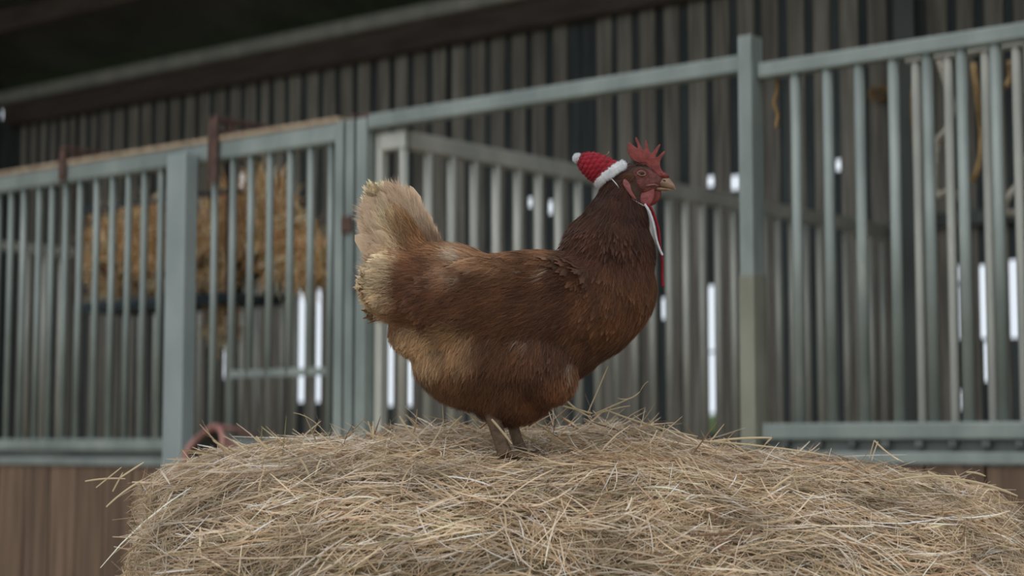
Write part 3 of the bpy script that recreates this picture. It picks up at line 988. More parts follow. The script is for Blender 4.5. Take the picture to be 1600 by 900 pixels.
nv = len(body_me.vertices)
bv = np.empty(nv * 3, np.float32); body_me.vertices.foreach_get('co', bv); bv = bv.reshape(-1, 3).astype(float)
body_me.calc_loop_triangles()
nt_ = len(body_me.loop_triangles)
bt_ = np.empty(nt_ * 3, np.int32); body_me.loop_triangles.foreach_get('vertices', bt_); bt_ = bt_.reshape(-1, 3)
vn = np.empty(nv * 3, np.float32); body_me.vertices.foreach_get('normal', vn); vn = vn.reshape(-1, 3).astype(float)

# --- plumage map: (px, py, dir x, dir y (down +), length px, width px, lift, colour srgb, reach px)
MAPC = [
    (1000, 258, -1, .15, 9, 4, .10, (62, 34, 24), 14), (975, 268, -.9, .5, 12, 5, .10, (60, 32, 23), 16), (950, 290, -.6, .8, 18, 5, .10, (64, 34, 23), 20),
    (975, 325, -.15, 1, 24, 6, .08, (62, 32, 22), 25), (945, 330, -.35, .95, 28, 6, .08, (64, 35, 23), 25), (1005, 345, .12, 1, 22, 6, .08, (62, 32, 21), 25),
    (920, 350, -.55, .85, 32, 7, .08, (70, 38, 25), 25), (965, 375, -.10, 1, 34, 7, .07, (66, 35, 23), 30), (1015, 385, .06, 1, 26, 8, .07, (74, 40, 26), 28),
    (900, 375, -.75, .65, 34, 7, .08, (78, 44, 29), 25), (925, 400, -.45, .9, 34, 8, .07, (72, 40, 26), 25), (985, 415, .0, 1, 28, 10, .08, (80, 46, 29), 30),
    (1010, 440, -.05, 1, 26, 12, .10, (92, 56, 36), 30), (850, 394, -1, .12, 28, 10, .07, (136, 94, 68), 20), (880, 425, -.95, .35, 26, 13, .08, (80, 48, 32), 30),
    (780, 404, -1, .0, 28, 10, .08, (146, 104, 78), 22), (820, 430, -1, .2, 28, 14, .08, (92, 57, 38), 30), (735, 405, -1, -.05, 26, 11, .10, (156, 116, 90), 20),  # back-line tones raised, painting in light from above
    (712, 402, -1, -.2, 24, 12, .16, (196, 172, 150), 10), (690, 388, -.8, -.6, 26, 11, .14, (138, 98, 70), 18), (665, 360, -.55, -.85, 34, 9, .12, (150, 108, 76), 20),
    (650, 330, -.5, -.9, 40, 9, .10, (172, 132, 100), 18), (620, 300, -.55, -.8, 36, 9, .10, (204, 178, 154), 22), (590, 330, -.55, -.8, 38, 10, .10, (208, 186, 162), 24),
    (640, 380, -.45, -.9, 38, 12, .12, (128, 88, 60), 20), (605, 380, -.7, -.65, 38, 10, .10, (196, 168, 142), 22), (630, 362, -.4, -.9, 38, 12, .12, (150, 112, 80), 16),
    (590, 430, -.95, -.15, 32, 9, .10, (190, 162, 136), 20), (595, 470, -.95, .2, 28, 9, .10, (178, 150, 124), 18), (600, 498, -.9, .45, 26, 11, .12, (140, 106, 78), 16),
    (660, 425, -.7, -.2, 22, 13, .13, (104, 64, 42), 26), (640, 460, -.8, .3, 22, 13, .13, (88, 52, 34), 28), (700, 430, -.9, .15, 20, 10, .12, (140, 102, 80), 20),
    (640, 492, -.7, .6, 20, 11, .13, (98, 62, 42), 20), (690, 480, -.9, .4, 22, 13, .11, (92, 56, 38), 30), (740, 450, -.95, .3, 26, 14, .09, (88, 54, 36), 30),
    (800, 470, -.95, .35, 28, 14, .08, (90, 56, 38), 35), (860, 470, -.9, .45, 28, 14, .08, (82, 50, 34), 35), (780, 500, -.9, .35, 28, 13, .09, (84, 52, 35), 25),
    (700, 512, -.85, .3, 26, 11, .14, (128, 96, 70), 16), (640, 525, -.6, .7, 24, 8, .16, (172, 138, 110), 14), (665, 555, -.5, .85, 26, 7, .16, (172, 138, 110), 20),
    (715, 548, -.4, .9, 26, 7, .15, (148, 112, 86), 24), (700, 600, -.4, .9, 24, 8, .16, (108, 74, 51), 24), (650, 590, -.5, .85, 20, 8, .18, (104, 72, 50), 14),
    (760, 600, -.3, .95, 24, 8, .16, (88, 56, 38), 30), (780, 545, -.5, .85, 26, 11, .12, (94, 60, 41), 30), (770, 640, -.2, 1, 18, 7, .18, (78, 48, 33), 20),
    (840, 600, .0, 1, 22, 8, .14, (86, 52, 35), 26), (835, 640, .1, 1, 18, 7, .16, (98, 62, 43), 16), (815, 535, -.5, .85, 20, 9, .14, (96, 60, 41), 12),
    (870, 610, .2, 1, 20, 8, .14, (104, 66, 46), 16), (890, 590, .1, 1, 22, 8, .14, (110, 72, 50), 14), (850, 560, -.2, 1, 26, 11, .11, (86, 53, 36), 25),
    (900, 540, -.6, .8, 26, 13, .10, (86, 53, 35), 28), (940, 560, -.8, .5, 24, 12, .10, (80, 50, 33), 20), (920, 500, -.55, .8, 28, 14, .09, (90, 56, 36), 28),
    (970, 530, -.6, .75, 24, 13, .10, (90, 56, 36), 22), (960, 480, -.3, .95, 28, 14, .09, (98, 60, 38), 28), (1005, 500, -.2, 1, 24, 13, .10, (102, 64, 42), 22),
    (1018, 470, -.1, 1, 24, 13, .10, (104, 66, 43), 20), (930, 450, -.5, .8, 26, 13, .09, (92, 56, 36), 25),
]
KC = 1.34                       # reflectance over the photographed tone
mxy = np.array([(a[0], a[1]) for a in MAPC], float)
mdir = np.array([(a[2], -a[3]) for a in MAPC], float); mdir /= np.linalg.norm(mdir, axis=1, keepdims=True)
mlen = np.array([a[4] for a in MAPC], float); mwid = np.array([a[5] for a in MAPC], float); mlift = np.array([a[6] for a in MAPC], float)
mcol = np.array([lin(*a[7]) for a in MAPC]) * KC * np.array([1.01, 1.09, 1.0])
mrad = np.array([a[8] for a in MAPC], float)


def to_px(P):
    W = P + HO - C0
    dep = W @ FW
    return np.stack([800 + 2800 * (W @ RT) / dep, 450 - 2800 * (W @ UP) / dep], 1)


def groom(P, sharp=1.0):
    q = to_px(P)
    # widths away from the camera plane barely shift the pixel, so both flanks read the same map
    d2 = ((q[:, None] - mxy[None]) ** 2).sum(2)
    w = np.exp(-d2 / (2 * (mrad[None] * .62 / sharp) ** 2)) + 1e-7 / (d2 + 50)
    w /= w.sum(1, keepdims=True)
    d = w @ mdir
    D = np.stack([d[:, 0], np.zeros(len(d)), d[:, 1]], 1)
    D /= np.linalg.norm(D, axis=1, keepdims=True) + 1e-9
    return q, D, w @ mlen, w @ mwid, w @ mlift, w @ mcol


FACE = np.array([(979, 274), (984, 264), (997, 260), (1016, 262), (1034, 268), (1062, 290), (1050, 304), (1030, 312), (1008, 318), (996, 312), (986, 302), (978, 290)], float)


def inside(q, poly):
    r = np.zeros(len(q), bool)
    j = len(poly) - 1
    for i in range(len(poly)):
        xi, yi = poly[i]; xj, yj = poly[j]
        c = ((yi > q[:, 1]) != (yj > q[:, 1])) & (q[:, 0] < (xj - xi) * (q[:, 1] - yi) / (yj - yi + 1e-12) + xi)
        r ^= c
        j = i
    return r


def body_sample(n, rg, dens=None):
    a, b, c = bv[bt_[:, 0]], bv[bt_[:, 1]], bv[bt_[:, 2]]
    ctr = (a + b + c) / 3
    ar = np.linalg.norm(np.cross(b - a, c - a), axis=1)
    if dens is not None:
        ar = ar * dens(ctr)
    idx = rg.choice(len(bt_), n, p=ar / ar.sum())
    r1, r2 = np.sqrt(rg.random(n)), rg.random(n)
    bc = np.stack([1 - r1, r1 * (1 - r2), r1 * r2], 1)
    P = (bc[:, :, None] * bv[bt_[idx]]).sum(1)
    nn = (bc[:, :, None] * vn[bt_[idx]]).sum(1)
    nn /= np.linalg.norm(nn, axis=1, keepdims=True)
    return P, nn


def tangent(D, nn):
    t = D - nn * (D * nn).sum(1, keepdims=True)
    L = np.linalg.norm(t, axis=1, keepdims=True)
    fallback = np.cross(nn, np.array([0, 1.0, 0]))
    t = np.where(L < .12, fallback, t)
    return t / (np.linalg.norm(t, axis=1, keepdims=True) + 1e-9)


def feathers(name, P, nn, T, L, W, lift, col, rg, edge=1.10, shaft=.90, curl=.12, tipw=.38, rows=6, base=.35, parent=hen, **kw):
    n = len(P)
    B = np.cross(nn, T)
    v = np.linspace(0, 1, rows)
    prof = base + (1 - base) * np.sin(np.clip(v * 1.9, 0, math.pi / 2))
    prof = prof * (1 - (1 - tipw) * np.clip((v - .72) / .28, 0, 1) ** 2)
    u = np.array([-1, -.5, 0, .5, 1])
    droop = rg.uniform(.7, 1.3, (n, 1))
    h = lift[:, None] * L[:, None] * (v[None] - curl * 3.2 * v[None] ** 2 * droop)
    sway = rg.normal(scale=.10, size=(n, 1)) * (v[None] ** 2) * L[:, None]
    ctr = P[:, None] + T[:, None] * (v[None, :, None] * L[:, None, None]) + nn[:, None] * (h + .0006)[..., None] + B[:, None] * sway[..., None]
    # tip rounded: outer columns end earlier
    back = -(np.abs(u) ** 2)[None, None, :] * (np.clip((v - .6) / .4, 0, 1) ** 1.5)[None, :, None] * (.22 * L)[:, None, None]
    X = (prof[None, :, None] * u[None, None] * .5) * W[:, None, None]
    camb = -(u ** 2)[None, None] * prof[None, :, None] * (.16 * W)[:, None, None]
    V = ctr[:, :, None] + B[:, None, None] * X[..., None] + nn[:, None, None] * camb[..., None] + T[:, None, None] * back[..., None]
    nu = 5
    V = V.reshape(n, rows * nu, 3)
    F = [(i * nu + j, i * nu + j + 1, (i + 1) * nu + j + 1, (i + 1) * nu + j) for i in range(rows - 1) for j in range(nu - 1)]
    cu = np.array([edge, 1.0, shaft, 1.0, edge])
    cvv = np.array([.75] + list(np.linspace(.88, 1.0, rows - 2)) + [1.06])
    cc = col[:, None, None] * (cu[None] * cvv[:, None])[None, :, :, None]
    cc = cc * rg.uniform(.90, 1.10, (n, rows, nu, 1))
    return soup(name, V, F, cc.reshape(n, rows * nu, 3), M_FEATHER, parent, True, kind='stuff', **kw)


def strands(name, P, nn, T, L, W, lift, col, rg, parent=hen, curl=.5, **kw):
    n = len(P)
    K = 4
    v = np.linspace(0, 1, K)
    B = np.cross(nn, T)
    B = B / (np.linalg.norm(B, axis=1, keepdims=True) + 1e-9)
    ph = rg.uniform(-1, 1, (n, 1))
    h = L[:, None] * (lift[:, None] * v[None] - lift[:, None] * curl * v[None] ** 2)
    sw = .22 * ph * v[None] ** 2 * L[:, None]
    ctr = P[:, None] + T[:, None] * (v[None, :, None] * L[:, None, None]) + nn[:, None] * (h + .001)[..., None] + B[:, None] * sw[..., None]
    rot = rg.uniform(0, math.pi, n)
    side = B * np.cos(rot)[:, None] + nn * np.sin(rot)[:, None] * .6
    hw = W[:, None] * np.array([.5, .5, .35, .08])[None]
    V = np.stack([ctr - side[:, None] * hw[..., None], ctr + side[:, None] * hw[..., None]], 2).reshape(n, K * 2, 3)
    F = [(2 * i, 2 * i + 1, 2 * i + 3, 2 * i + 2) for i in range(K - 1)]
    cc = np.repeat(col[:, None], K * 2, 1)
    return soup(name, V, F, cc, M_FEATHER, parent, True, kind='stuff', **kw)


def mottled(P, q, col, rg, amt=.20):
    n = len(P)
    lo = np.array([noise.noise(Vector((p[0] * 38, p[1] * 38, p[2] * 38))) for p in P])
    hi = np.array([noise.noise(Vector((p[0] * 110 + 7, p[1] * 110, p[2] * 110))) for p in P])
    k = 1 + .50 * lo + .42 * hi + rg.normal(scale=amt, size=n) * .9
    c = col * np.clip(k, .45, 1.9)[:, None]
    # pale flecks where the photograph shows them
    for (x, y, r, s) in ((716, 403, 9, .95), (704, 400, 7, .7), (699, 430, 5, .6), (712, 440, 5, .7), (688, 424, 4, .5), (853, 424, 4, .9), (847, 433, 4, .9), (808, 421, 3.5, .8), (806, 533, 5, .8), (820, 538, 5, .6), (885, 572, 5, .9),
                         (886, 588, 4, .8), (660, 452, 4, .3), (735, 424, 4, .4)):
        d2 = (q[:, 0] - x) ** 2 + (q[:, 1] - y) ** 2
        m = np.exp(-d2 / (2 * (r * .62) ** 2)) * s * (rg.random(n) < .6)
        c = c * (1 - m[:, None]) + np.array(lin(214, 196, 178)) * m[:, None]
    return c


rg = np.random.default_rng(77)
n = 17000
P, nn = body_sample(n, rg)
q, D, L, W, LF, CLR = groom(P)
ok = ~inside(q, FACE)
P, nn, q, D, L, W, LF, CLR = [a[ok] for a in (P, nn, q, D, L, W, LF, CLR)]
n = len(P)
D = D + rg.normal(scale=.13, size=D.shape) * np.array([1, .8, 1])
T = tangent(D, nn)
CLR = mottled(P, to_px(P + T * (L * PX * .6)[:, None]), CLR, rg)
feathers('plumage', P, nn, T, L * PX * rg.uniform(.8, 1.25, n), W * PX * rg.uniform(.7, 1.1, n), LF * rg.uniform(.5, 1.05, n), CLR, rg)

# fluff: thin barbs everywhere, long and loose on belly, thighs and vent
n = 100000
P, nn = body_sample(n, rg)
q, D, L, W, LF, CLR = groom(P)
ok = ~inside(q, FACE)
P, nn, q, D, L, W, LF, CLR = [a[ok] for a in (P, nn, q, D, L, W, LF, CLR)]
n = len(P)
D = D + rg.normal(scale=.25, size=D.shape)
T = tangent(D, nn)
CLR = mottled(P, q, CLR, rg, .38) * 1.08
fl_ = np.clip((q[:, 1] - 505) / 60, 0, 1) + np.clip((640 - q[:, 0]) / 30, 0, 1) * .3
strands('barbs', P + nn * (.0012 + .0022 * rg.random((n, 1))), nn, T, L * PX * rg.uniform(.45, .95, n), np.full(n, .00036) * rg.uniform(.6, 1.4, n), LF * (1.0 + 1.5 * fl_) * rg.uniform(.6, 1.8, n), CLR, rg)

# --- tail: long quills in two fans (upper tent and lower lobe), both sides
TQ = []
for side in (-1, 1):
    for (bx, by, tx, ty, w, yo) in (
        (672, 400, 594, 283, 24, 3), (676, 396, 604, 284, 22, 6), (672, 398, 616, 284, 18, 8), (668, 404, 580, 292, 26, 4), (664, 410, 568, 303, 27, 5), (660, 416, 560, 316, 28, 7),
        (656, 420, 562, 332, 28, 9), (654, 424, 567, 350, 27, 11), (652, 430, 576, 370, 26, 13), (680, 392, 631, 293, 13, 9), (684, 392, 645, 310, 11, 8), (688, 394, 657, 331, 10, 7), (692, 394, 668, 352, 9, 6),
        (650, 436, 570, 392, 25, 14), (648, 440, 565, 408, 25, 14), (646, 448, 570, 424, 24, 15), (644, 456, 574, 440, 24, 16), (644, 464, 574, 458, 23, 17), (646, 470, 580, 474, 22, 18), (650, 476, 590, 490, 20, 19)):
        TQ.append((bx, by, tx, ty, w, yo * side, side))
tqP, tqT, tqN, tqL, tqW, tqC = [], [], [], [], [], []
for (bx, by, tx, ty, w, yo, side) in TQ:
    a, b = hl(bx, by, yo * .7 * PX), hl(tx, ty, (yo * 1.3 + side * 2) * PX)
    t = b - a; ln = np.linalg.norm(t); t /= ln
    nrm = np.array([0, side * 1.0, 0]) + .25 * np.array([-t[2], 0, t[0]])
    nrm -= t * (nrm @ t); nrm /= np.linalg.norm(nrm)
    tqP.append(a); tqT.append(t); tqN.append(nrm); tqL.append(ln * .97); tqW.append(w * 1.45 * PX)
    base = lin(*((208, 184, 160) if ty < 380 else (190, 162, 136))) * KC * rg.uniform(.85, 1.02)
    tqC.append(base)
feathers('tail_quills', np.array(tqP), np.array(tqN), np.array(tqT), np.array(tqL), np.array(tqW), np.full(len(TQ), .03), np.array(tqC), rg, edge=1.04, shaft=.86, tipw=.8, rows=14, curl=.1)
# feathery streaks along the tail quills
tp, tt, tn, tl, tc = [], [], [], [], []
for i, (bx, by, tx, ty, w, yo, side) in enumerate(TQ):
    for k in range(520):
        v = rg.uniform(.15, 1.0); u = rg.uniform(-.5, .5)
        bb = np.cross(tqN[i], tqT[i])
        sgn = np.sign(u)
        tp.append(tqP[i] + tqT[i] * tqL[i] * v * .97 + bb * tqW[i] * u * (1 if v < .8 else .6) + tqN[i] * (.0012 + .0015 * rg.random()))
        tt.append(tqT[i] + bb * sgn * rg.uniform(.15, .5)); tn.append(tqN[i])
        tl.append(rg.uniform(9, 24) * PX * (1 if v < .85 else .7))
        f = min(1, max(0, (v - .05) * 2.2))
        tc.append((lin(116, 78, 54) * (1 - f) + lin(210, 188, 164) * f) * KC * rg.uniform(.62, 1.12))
tt = np.array(tt); tt /= np.linalg.norm(tt, axis=1, keepdims=True)
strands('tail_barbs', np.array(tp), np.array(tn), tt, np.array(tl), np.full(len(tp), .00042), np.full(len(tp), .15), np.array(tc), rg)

def surf_y(px, py):
    """half width of the body (in pixels) at a pixel of the photograph"""
    q = to_px(bv)
    d = (q[:, 0] - px) ** 2 + (q[:, 1] - py) ** 2
    near = bv[d < 36]
    return float(np.abs(near[:, 1]).max() / PX) if len(near) else 16.0


# --- head -----------------------------------------------------------
def ellipsoid(name, px, py, yo, ang, rx_, rz_, ry_, mat, parent, sub=4, disp=0.0, dsc=60, **kw):
    bm = bmesh.new()
    bmesh.ops.create_icosphere(bm, subdivisions=sub, radius=1)
    for v in bm.verts:
        p = v.co.copy()
        k = 1 + (disp * noise.noise(p * dsc / 20) if disp else 0)
        v.co = Vector((p.x * rx_ * PX * k, p.y * ry_ * PX * k, p.z * rz_ * PX * k))
    m = Matrix.Translation(Vector(hl(px, py, yo * PX))) @ Matrix.Rotation(math.radians(-ang), 4, 'Y')
    bmesh.ops.transform(bm, matrix=m, verts=bm.verts)
    return link(name, bm_mesh(name, bm), parent, mat, True, **kw)


# bare red face: lofted along the head from behind the eye to the root of the beak
fs = [(972, 290, 7, 5), (978, 288, 15, 13), (986, 284, 20, 18.5), (996, 283, 22.5, 20), (1006, 284, 23, 19.5), (1014, 284, 20.5, 17), (1021, 284, 16, 13.4), (1028, 284, 11, 9.4), (1034, 284, 7.5, 6.6), (1037, 284, 4, 3.5)]
fv, ff = [], []
NS = 36
for (x, y, rz_, ry_) in fs:
    for k in range(NS):
        a = 2 * math.pi * k / NS
        ca, sa = math.cos(a), math.sin(a)
        yy = ry_ * math.copysign(abs(ca) ** .85, ca)
        zz = rz_ * math.copysign(abs(sa) ** .9, sa)
        # eye socket: slightly sunken ring, cheek below it fuller
        fv.append(hl(x, y - zz, yy * PX))
for i in range(len(fs) - 1):
    for k in range(NS):
        ff.append((i * NS + k, i * NS + (k + 1) % NS, (i + 1) * NS + (k + 1) % NS, (i + 1) * NS + k))
ff.append(tuple(range(NS))[::-1]); ff.append(tuple((len(fs) - 1) * NS + k for k in range(NS)))
fme = mesh_from('face_skin', fv, ff)
face = link('face_skin', fme, hen, M_SKINFACE, True, label='bare red skin of the face')
sb = face.modifiers.new('sub', 'SUBSURF'); sb.levels = 2; sb.render_levels = 2

for side in (-1, 1):
    lab = None
    # pinkish almond rings round the eye
    yo = side * 18.6
    def ring(rx_, rz_, r, yy, mat, nm, tilt=-8):
        pts = []
        for k in range(28):
            a = 2 * math.pi * k / 28
            x, z = rx_ * math.cos(a), rz_ * math.sin(a)
            ct, st_ = math.cos(math.radians(tilt)), math.sin(math.radians(tilt))
            curv = (x * x + z * z) * .012
            pts.append(hl(1001 + x * ct - z * st_, 274 + x * st_ * -1 - z * ct, side * (yy - curv) * PX))
        return link(nm, tube_mesh(nm, pts, r * PX, 8, closed=True), hen, mat, True)
    ring(11.5, 8.2, 1.0, 19.5, M_SKINFACE, 'eye_ring')
    ring(6.0, 3.4, 1.1, 20.4, M_LID, 'eyelid')
    eye = ellipsoid('eye', 1001, 274, side * 18.4, 0, 5.2, 3.2, 2.6, M_EYE, hen, 3)
    ellipsoid('pupil', 1001.3, 273.7, side * 20.2, 0, 2.9, 2.5, 1.1, M_PUPIL, eye, 3)


def slab(name, pts, thick, mat, parent, yo=0.0, rings=7, sub=4, lean=0.0, power=.5, rough=0.0, **kw):
    """pillow-shaped fleshy lobe from an outline (star-shaped about its centroid)"""
    out = np.array(catmull(pts, sub, True))
    c = out.mean(0)
    m = len(out)
    V, F = [], []
    for sgn in (1, -1):
        for i in range(rings + 1):
            t = i / rings
            for k in range(m):
                p = c + (out[k] - c) * t
                h = thick * max(0, 1 - t ** 2.2) ** power
                h *= 1 + rough * noise.noise(Vector((p[0] * .35, p[1] * .35, 0)))
                V.append(hl(p[0], p[1], (yo + sgn * h + lean * (p[1] - c[1])) * PX))
    o2 = (rings + 1) * m
    for i in range(rings):
        for k in range(m):
            a, b = i * m + k, i * m + (k + 1) % m
            F.append((a, b, b + m, a + m)); F.append((o2 + a, o2 + a + m, o2 + b + m, o2 + b))
    me = mesh_from(name, V, F)
    bm = bmesh.new(); bm.from_mesh(me)
    bmesh.ops.remove_doubles(bm, verts=bm.verts, dist=1e-6)
    bmesh.ops.recalc_face_normals(bm, faces=bm.faces)
    bm.to_mesh(me); bm.free()
    return link(name, me, parent, mat, True, **kw)


# comb: a single blade with five points, thick at the base, thin at the tips
cpts = [(1045, 276), (1041, 271.5), (1036.5, 269), (1032.5, 264), (1031, 258), (1031, 252.5), (1033.5, 247.5), (1037.5, 241), (1039.5, 237), (1037.8, 236), (1033, 240), (1028, 245), (1025, 246.5), (1024.3, 243.5), (1027.5, 237),
        (1030.8, 230), (1032, 226), (1030.3, 225.2), (1026, 230), (1021.5, 236), (1017.8, 240), (1015.3, 237.5), (1012.8, 230), (1010.8, 221.5), (1009.3, 218.8), (1007, 219.8), (1007.3, 226), (1007.2, 232), (1006, 235.5),
        (1003, 232), (999.5, 225), (996.3, 217), (994.3, 214), (992.3, 215.5), (993.5, 221), (996, 227), (996.8, 231), (995, 231.5), (990, 227.5), (985.5, 224), (982.6, 222), (980.6, 226), (980, 233), (981.8, 240.5), (986, 247), (992, 252), (1000, 256),
        (1010, 260), (1019, 266), (1028, 274), (1036, 279)]
bm = bmesh.new()
vs_ = []
ctrc = np.array([1012, 268.0])
fr, bk = [], []
for (x, y) in cpts:
    d = max(0, min(1, (262 - y) / 44))
    th = 3.2 * (1 - d) + 1.0 * d
    fr.append(bm.verts.new(hl(x, y, -th * PX))); bk.append(bm.verts.new(hl(x, y, th * PX)))
from mathutils.geometry import tessellate_polygon
for (i0, i1, i2) in tessellate_polygon([[Vector((x, y, 0)) for (x, y) in cpts]]):
    bm.faces.new((fr[i0], fr[i1], fr[i2])); bm.faces.new((bk[i0], bk[i2], bk[i1]))
for i in range(len(fr)):
    j = (i + 1) % len(fr)
    bm.faces.new((fr[j], fr[i], bk[i], bk[j]))
bmesh.ops.recalc_face_normals(bm, faces=bm.faces)
comb = link('comb', bm_mesh('comb', bm), hen, M_COMB, True, label='five-pointed red comb')
bv_ = comb.modifiers.new('bev', 'BEVEL'); bv_.width = .0004; bv_.segments = 2; bv_.limit_method = 'ANGLE'; bv_.angle_limit = math.radians(50)
# fold of comb flesh over the beak root
slab('comb_root', [(1024, 268), (1031, 266), (1038, 270), (1045, 274), (1045, 278), (1038, 280), (1030, 279), (1023, 275)], 6.5, M_COMB, hen, 0, rough=.2)
# wattles
slab('wattle', [(1000, 300), (1008, 297), (1018, 294), (1022, 297), (1022, 308), (1018, 318), (1011, 325), (1004, 325), (998, 319), (995, 310)], 4.2, M_WATTLE, hen, -9, lean=-.05, rough=.3, label='pinkish near wattle')
slab('wattle', [(1014, 298), (1024, 293), (1032, 296), (1033, 305), (1029, 314), (1021, 320), (1014, 322), (1010, 312)], 3.6, M_COMB, hen, 2, lean=.05, rough=.2, label='brighter red far wattle')
for side in (-1, 1):
    slab('ear_lobe', [(973, 284), (978, 286), (983, 293), (985, 302), (990, 311), (993, 317), (988, 316), (981, 308), (974, 298), (971, 290)], 3.4, M_LOBE, hen, side * (surf_y(983, 300) + 2.0), lean=side * .12, rough=.3)
# ear tuft of small brown feathers
rt = np.random.default_rng(8)
m_ = 240
pe = np.array([hl(978 + rt.uniform(-4, 12), 279 + rt.uniform(-5, 6), s * (20 + rt.uniform(0, 2)) * PX) for s in (-1, 1) for _ in range(m_)])
ne = np.array([[0, s, 0.0] for s in (-1, 1) for _ in range(m_)])
te = np.tile([-.8, 0, -.5], (2 * m_, 1)) + rt.normal(scale=.25, size=(2 * m_, 3)); te[:, 1] = 0
te /= np.linalg.norm(te, axis=1, keepdims=True)
strands('ear_tuft', pe, ne, te, rt.uniform(6, 12, 2 * m_) * PX, np.full(2 * m_, .0006), np.full(2 * m_, .25), np.tile(lin(92, 58, 38) * KC, (2 * m_, 1)) * rt.uniform(.5, 1.3, (2 * m_, 1)), rt)


# beak: upper and lower mandible
def loft(name, secs, mat, parent, n=18, flat_bottom=0.0, **kw):
    V, F = [], []
    for (x, yt, yb, hw) in secs:
        zc, hz = (yt + yb) / 2, (yb - yt) / 2
        for k in range(n):
            a = 2 * math.pi * k / n
            V.append(hl(x, zc - hz * math.sin(a), hw * math.cos(a) * (1 - .35 * max(0, math.sin(a))) * PX))
    for i in range(len(secs) - 1):
        for k in range(n):
            F.append((i * n + k, i * n + (k + 1) % n, (i + 1) * n + (k + 1) % n, (i + 1) * n + k))
    F.append(tuple(range(n))[::-1]); F.append(tuple((len(secs) - 1) * n + k for k in range(n)))
    ob = link(name, mesh_from(name, V, F), parent, mat, True, **kw)
    s = ob.modifiers.new('sub', 'SUBSURF'); s.levels = 1; s.render_levels = 1
    return ob


ub = loft('upper_beak', [(1024, 281, 292, 8.6), (1031, 278, 292.5, 8.2), (1037, 276.5, 293, 7.2), (1043, 276.5, 294, 5.8), (1048, 280, 295, 4.4), (1052, 285, 296.5, 3.0), (1055, 290.5, 297.8, 1.8), (1056, 295, 298.2, .8)], M_BEAK, hen, label='horn-coloured beak')
loft('lower_beak', [(1022, 291.5, 297.5, 7.4), (1030, 292, 298.2, 6.2), (1038, 293, 298.4, 5.0), (1045, 294.5, 298.3, 3.4), (1050, 296, 298, 1.6)], M_BEAK, hen)
for side in (-1, 1):
    ellipsoid('nostril', 1037.5, 283, side * 6.7, -15, 2.6, 1.0, 1.0, M_PUPIL, ub, 2)
    link('gape', tube_mesh('gape', [hl(1008, 293, side * 18.2 * PX), hl(1014, 291.5, side * 16.8 * PX), hl(1021, 290.5, side * 14 * PX), hl(1027, 291.5, side * 10.6 * PX)], [.6 * PX, 1.2 * PX, 1.4 * PX, 1.2 * PX], 8), hen, M_LID, True)

# --- legs: scaly shanks with four toes each, sunk a little in the hay
def leg(pts, radii, yo, foot, lab):
    P_ = [hl(x, y, yo * PX) for (x, y) in pts]
    n = 26
    pp = catmull(P_, 8)
    rr = np.interp(np.linspace(0, 1, len(pp)), np.linspace(0, 1, len(radii)), radii)
    me = tube_mesh('leg', pp, [r * PX * (1 + .05 * math.sin(i * 2.6)) for i, r in enumerate(rr)], 12)
    lg = link('leg', me, hen, M_LEG, True, label=lab)
    fx, fy = foot
    for (dx, dyy, ln) in ((42, -4, 1.0), (36, -26, .9), (34, 18, .9), (-24, 4, .6)):
        a = hl(fx, fy, yo * PX)
        e = a + np.array([dx * ln, dyy * ln, -2]) * PX
        mid = (a + e) / 2 + np.array([0, 0, 4 * PX])
        link('toe', tube_mesh('toe', catmull([a, mid, e], 5), [6 * PX] * 4 + [5.2 * PX] * 4 + [4 * PX] * 3, 8), lg, M_LEG, True)
        f = e + (e - a) / np.linalg.norm(e - a) * 10 * PX + np.array([0, 0, -4 * PX])
        link('claw', tube_mesh('claw', catmull([e, (e + f) / 2 + np.array([0, 0, 1.5 * PX]), f], 3), list(np.linspace(3.4, .6, 7) * PX), 6), lg, M_CLAW, True)
    return lg


leg([(768, 640), (774, 662), (781, 686), (789, 710)], [14, 11.5, 10.5, 12], -26, (791, 713), 'dark near leg in shade')
leg([(790, 635), (799, 658), (808, 686), (816, 708)], [11, 9, 8.5, 10], 22, (818, 711), None)

# ================================================================== KNITTED HAT
HB, HT = np.array([957., 273.]), np.array([906., 246.])
hatO = hl(957, 273) + HO
hat = empty('knitted_hat', tuple(hatO), 0, 'tiny red crocheted hat with white brim and pompom perched behind the comb', 'hat')


def hat_p(v):
    return np.array(v) - hatO


HBc, HTc = hl(955, 273.5), hl(905, 247)
ax3 = HTc - HBc; HL = np.linalg.norm(ax3); ax3 /= HL
e2 = np.array([0, 1.0, 0])
eb = hl(1000, 242.5) - hl(955, 273.5); eb /= np.linalg.norm(eb)              # the brim lies along the back of the head
et = np.cross(e2, ax3); et /= np.linalg.norm(et)
if et @ eb < 0: et = -et
bn = np.cross(eb, e2)
if bn @ ax3 < 0: bn = -bn


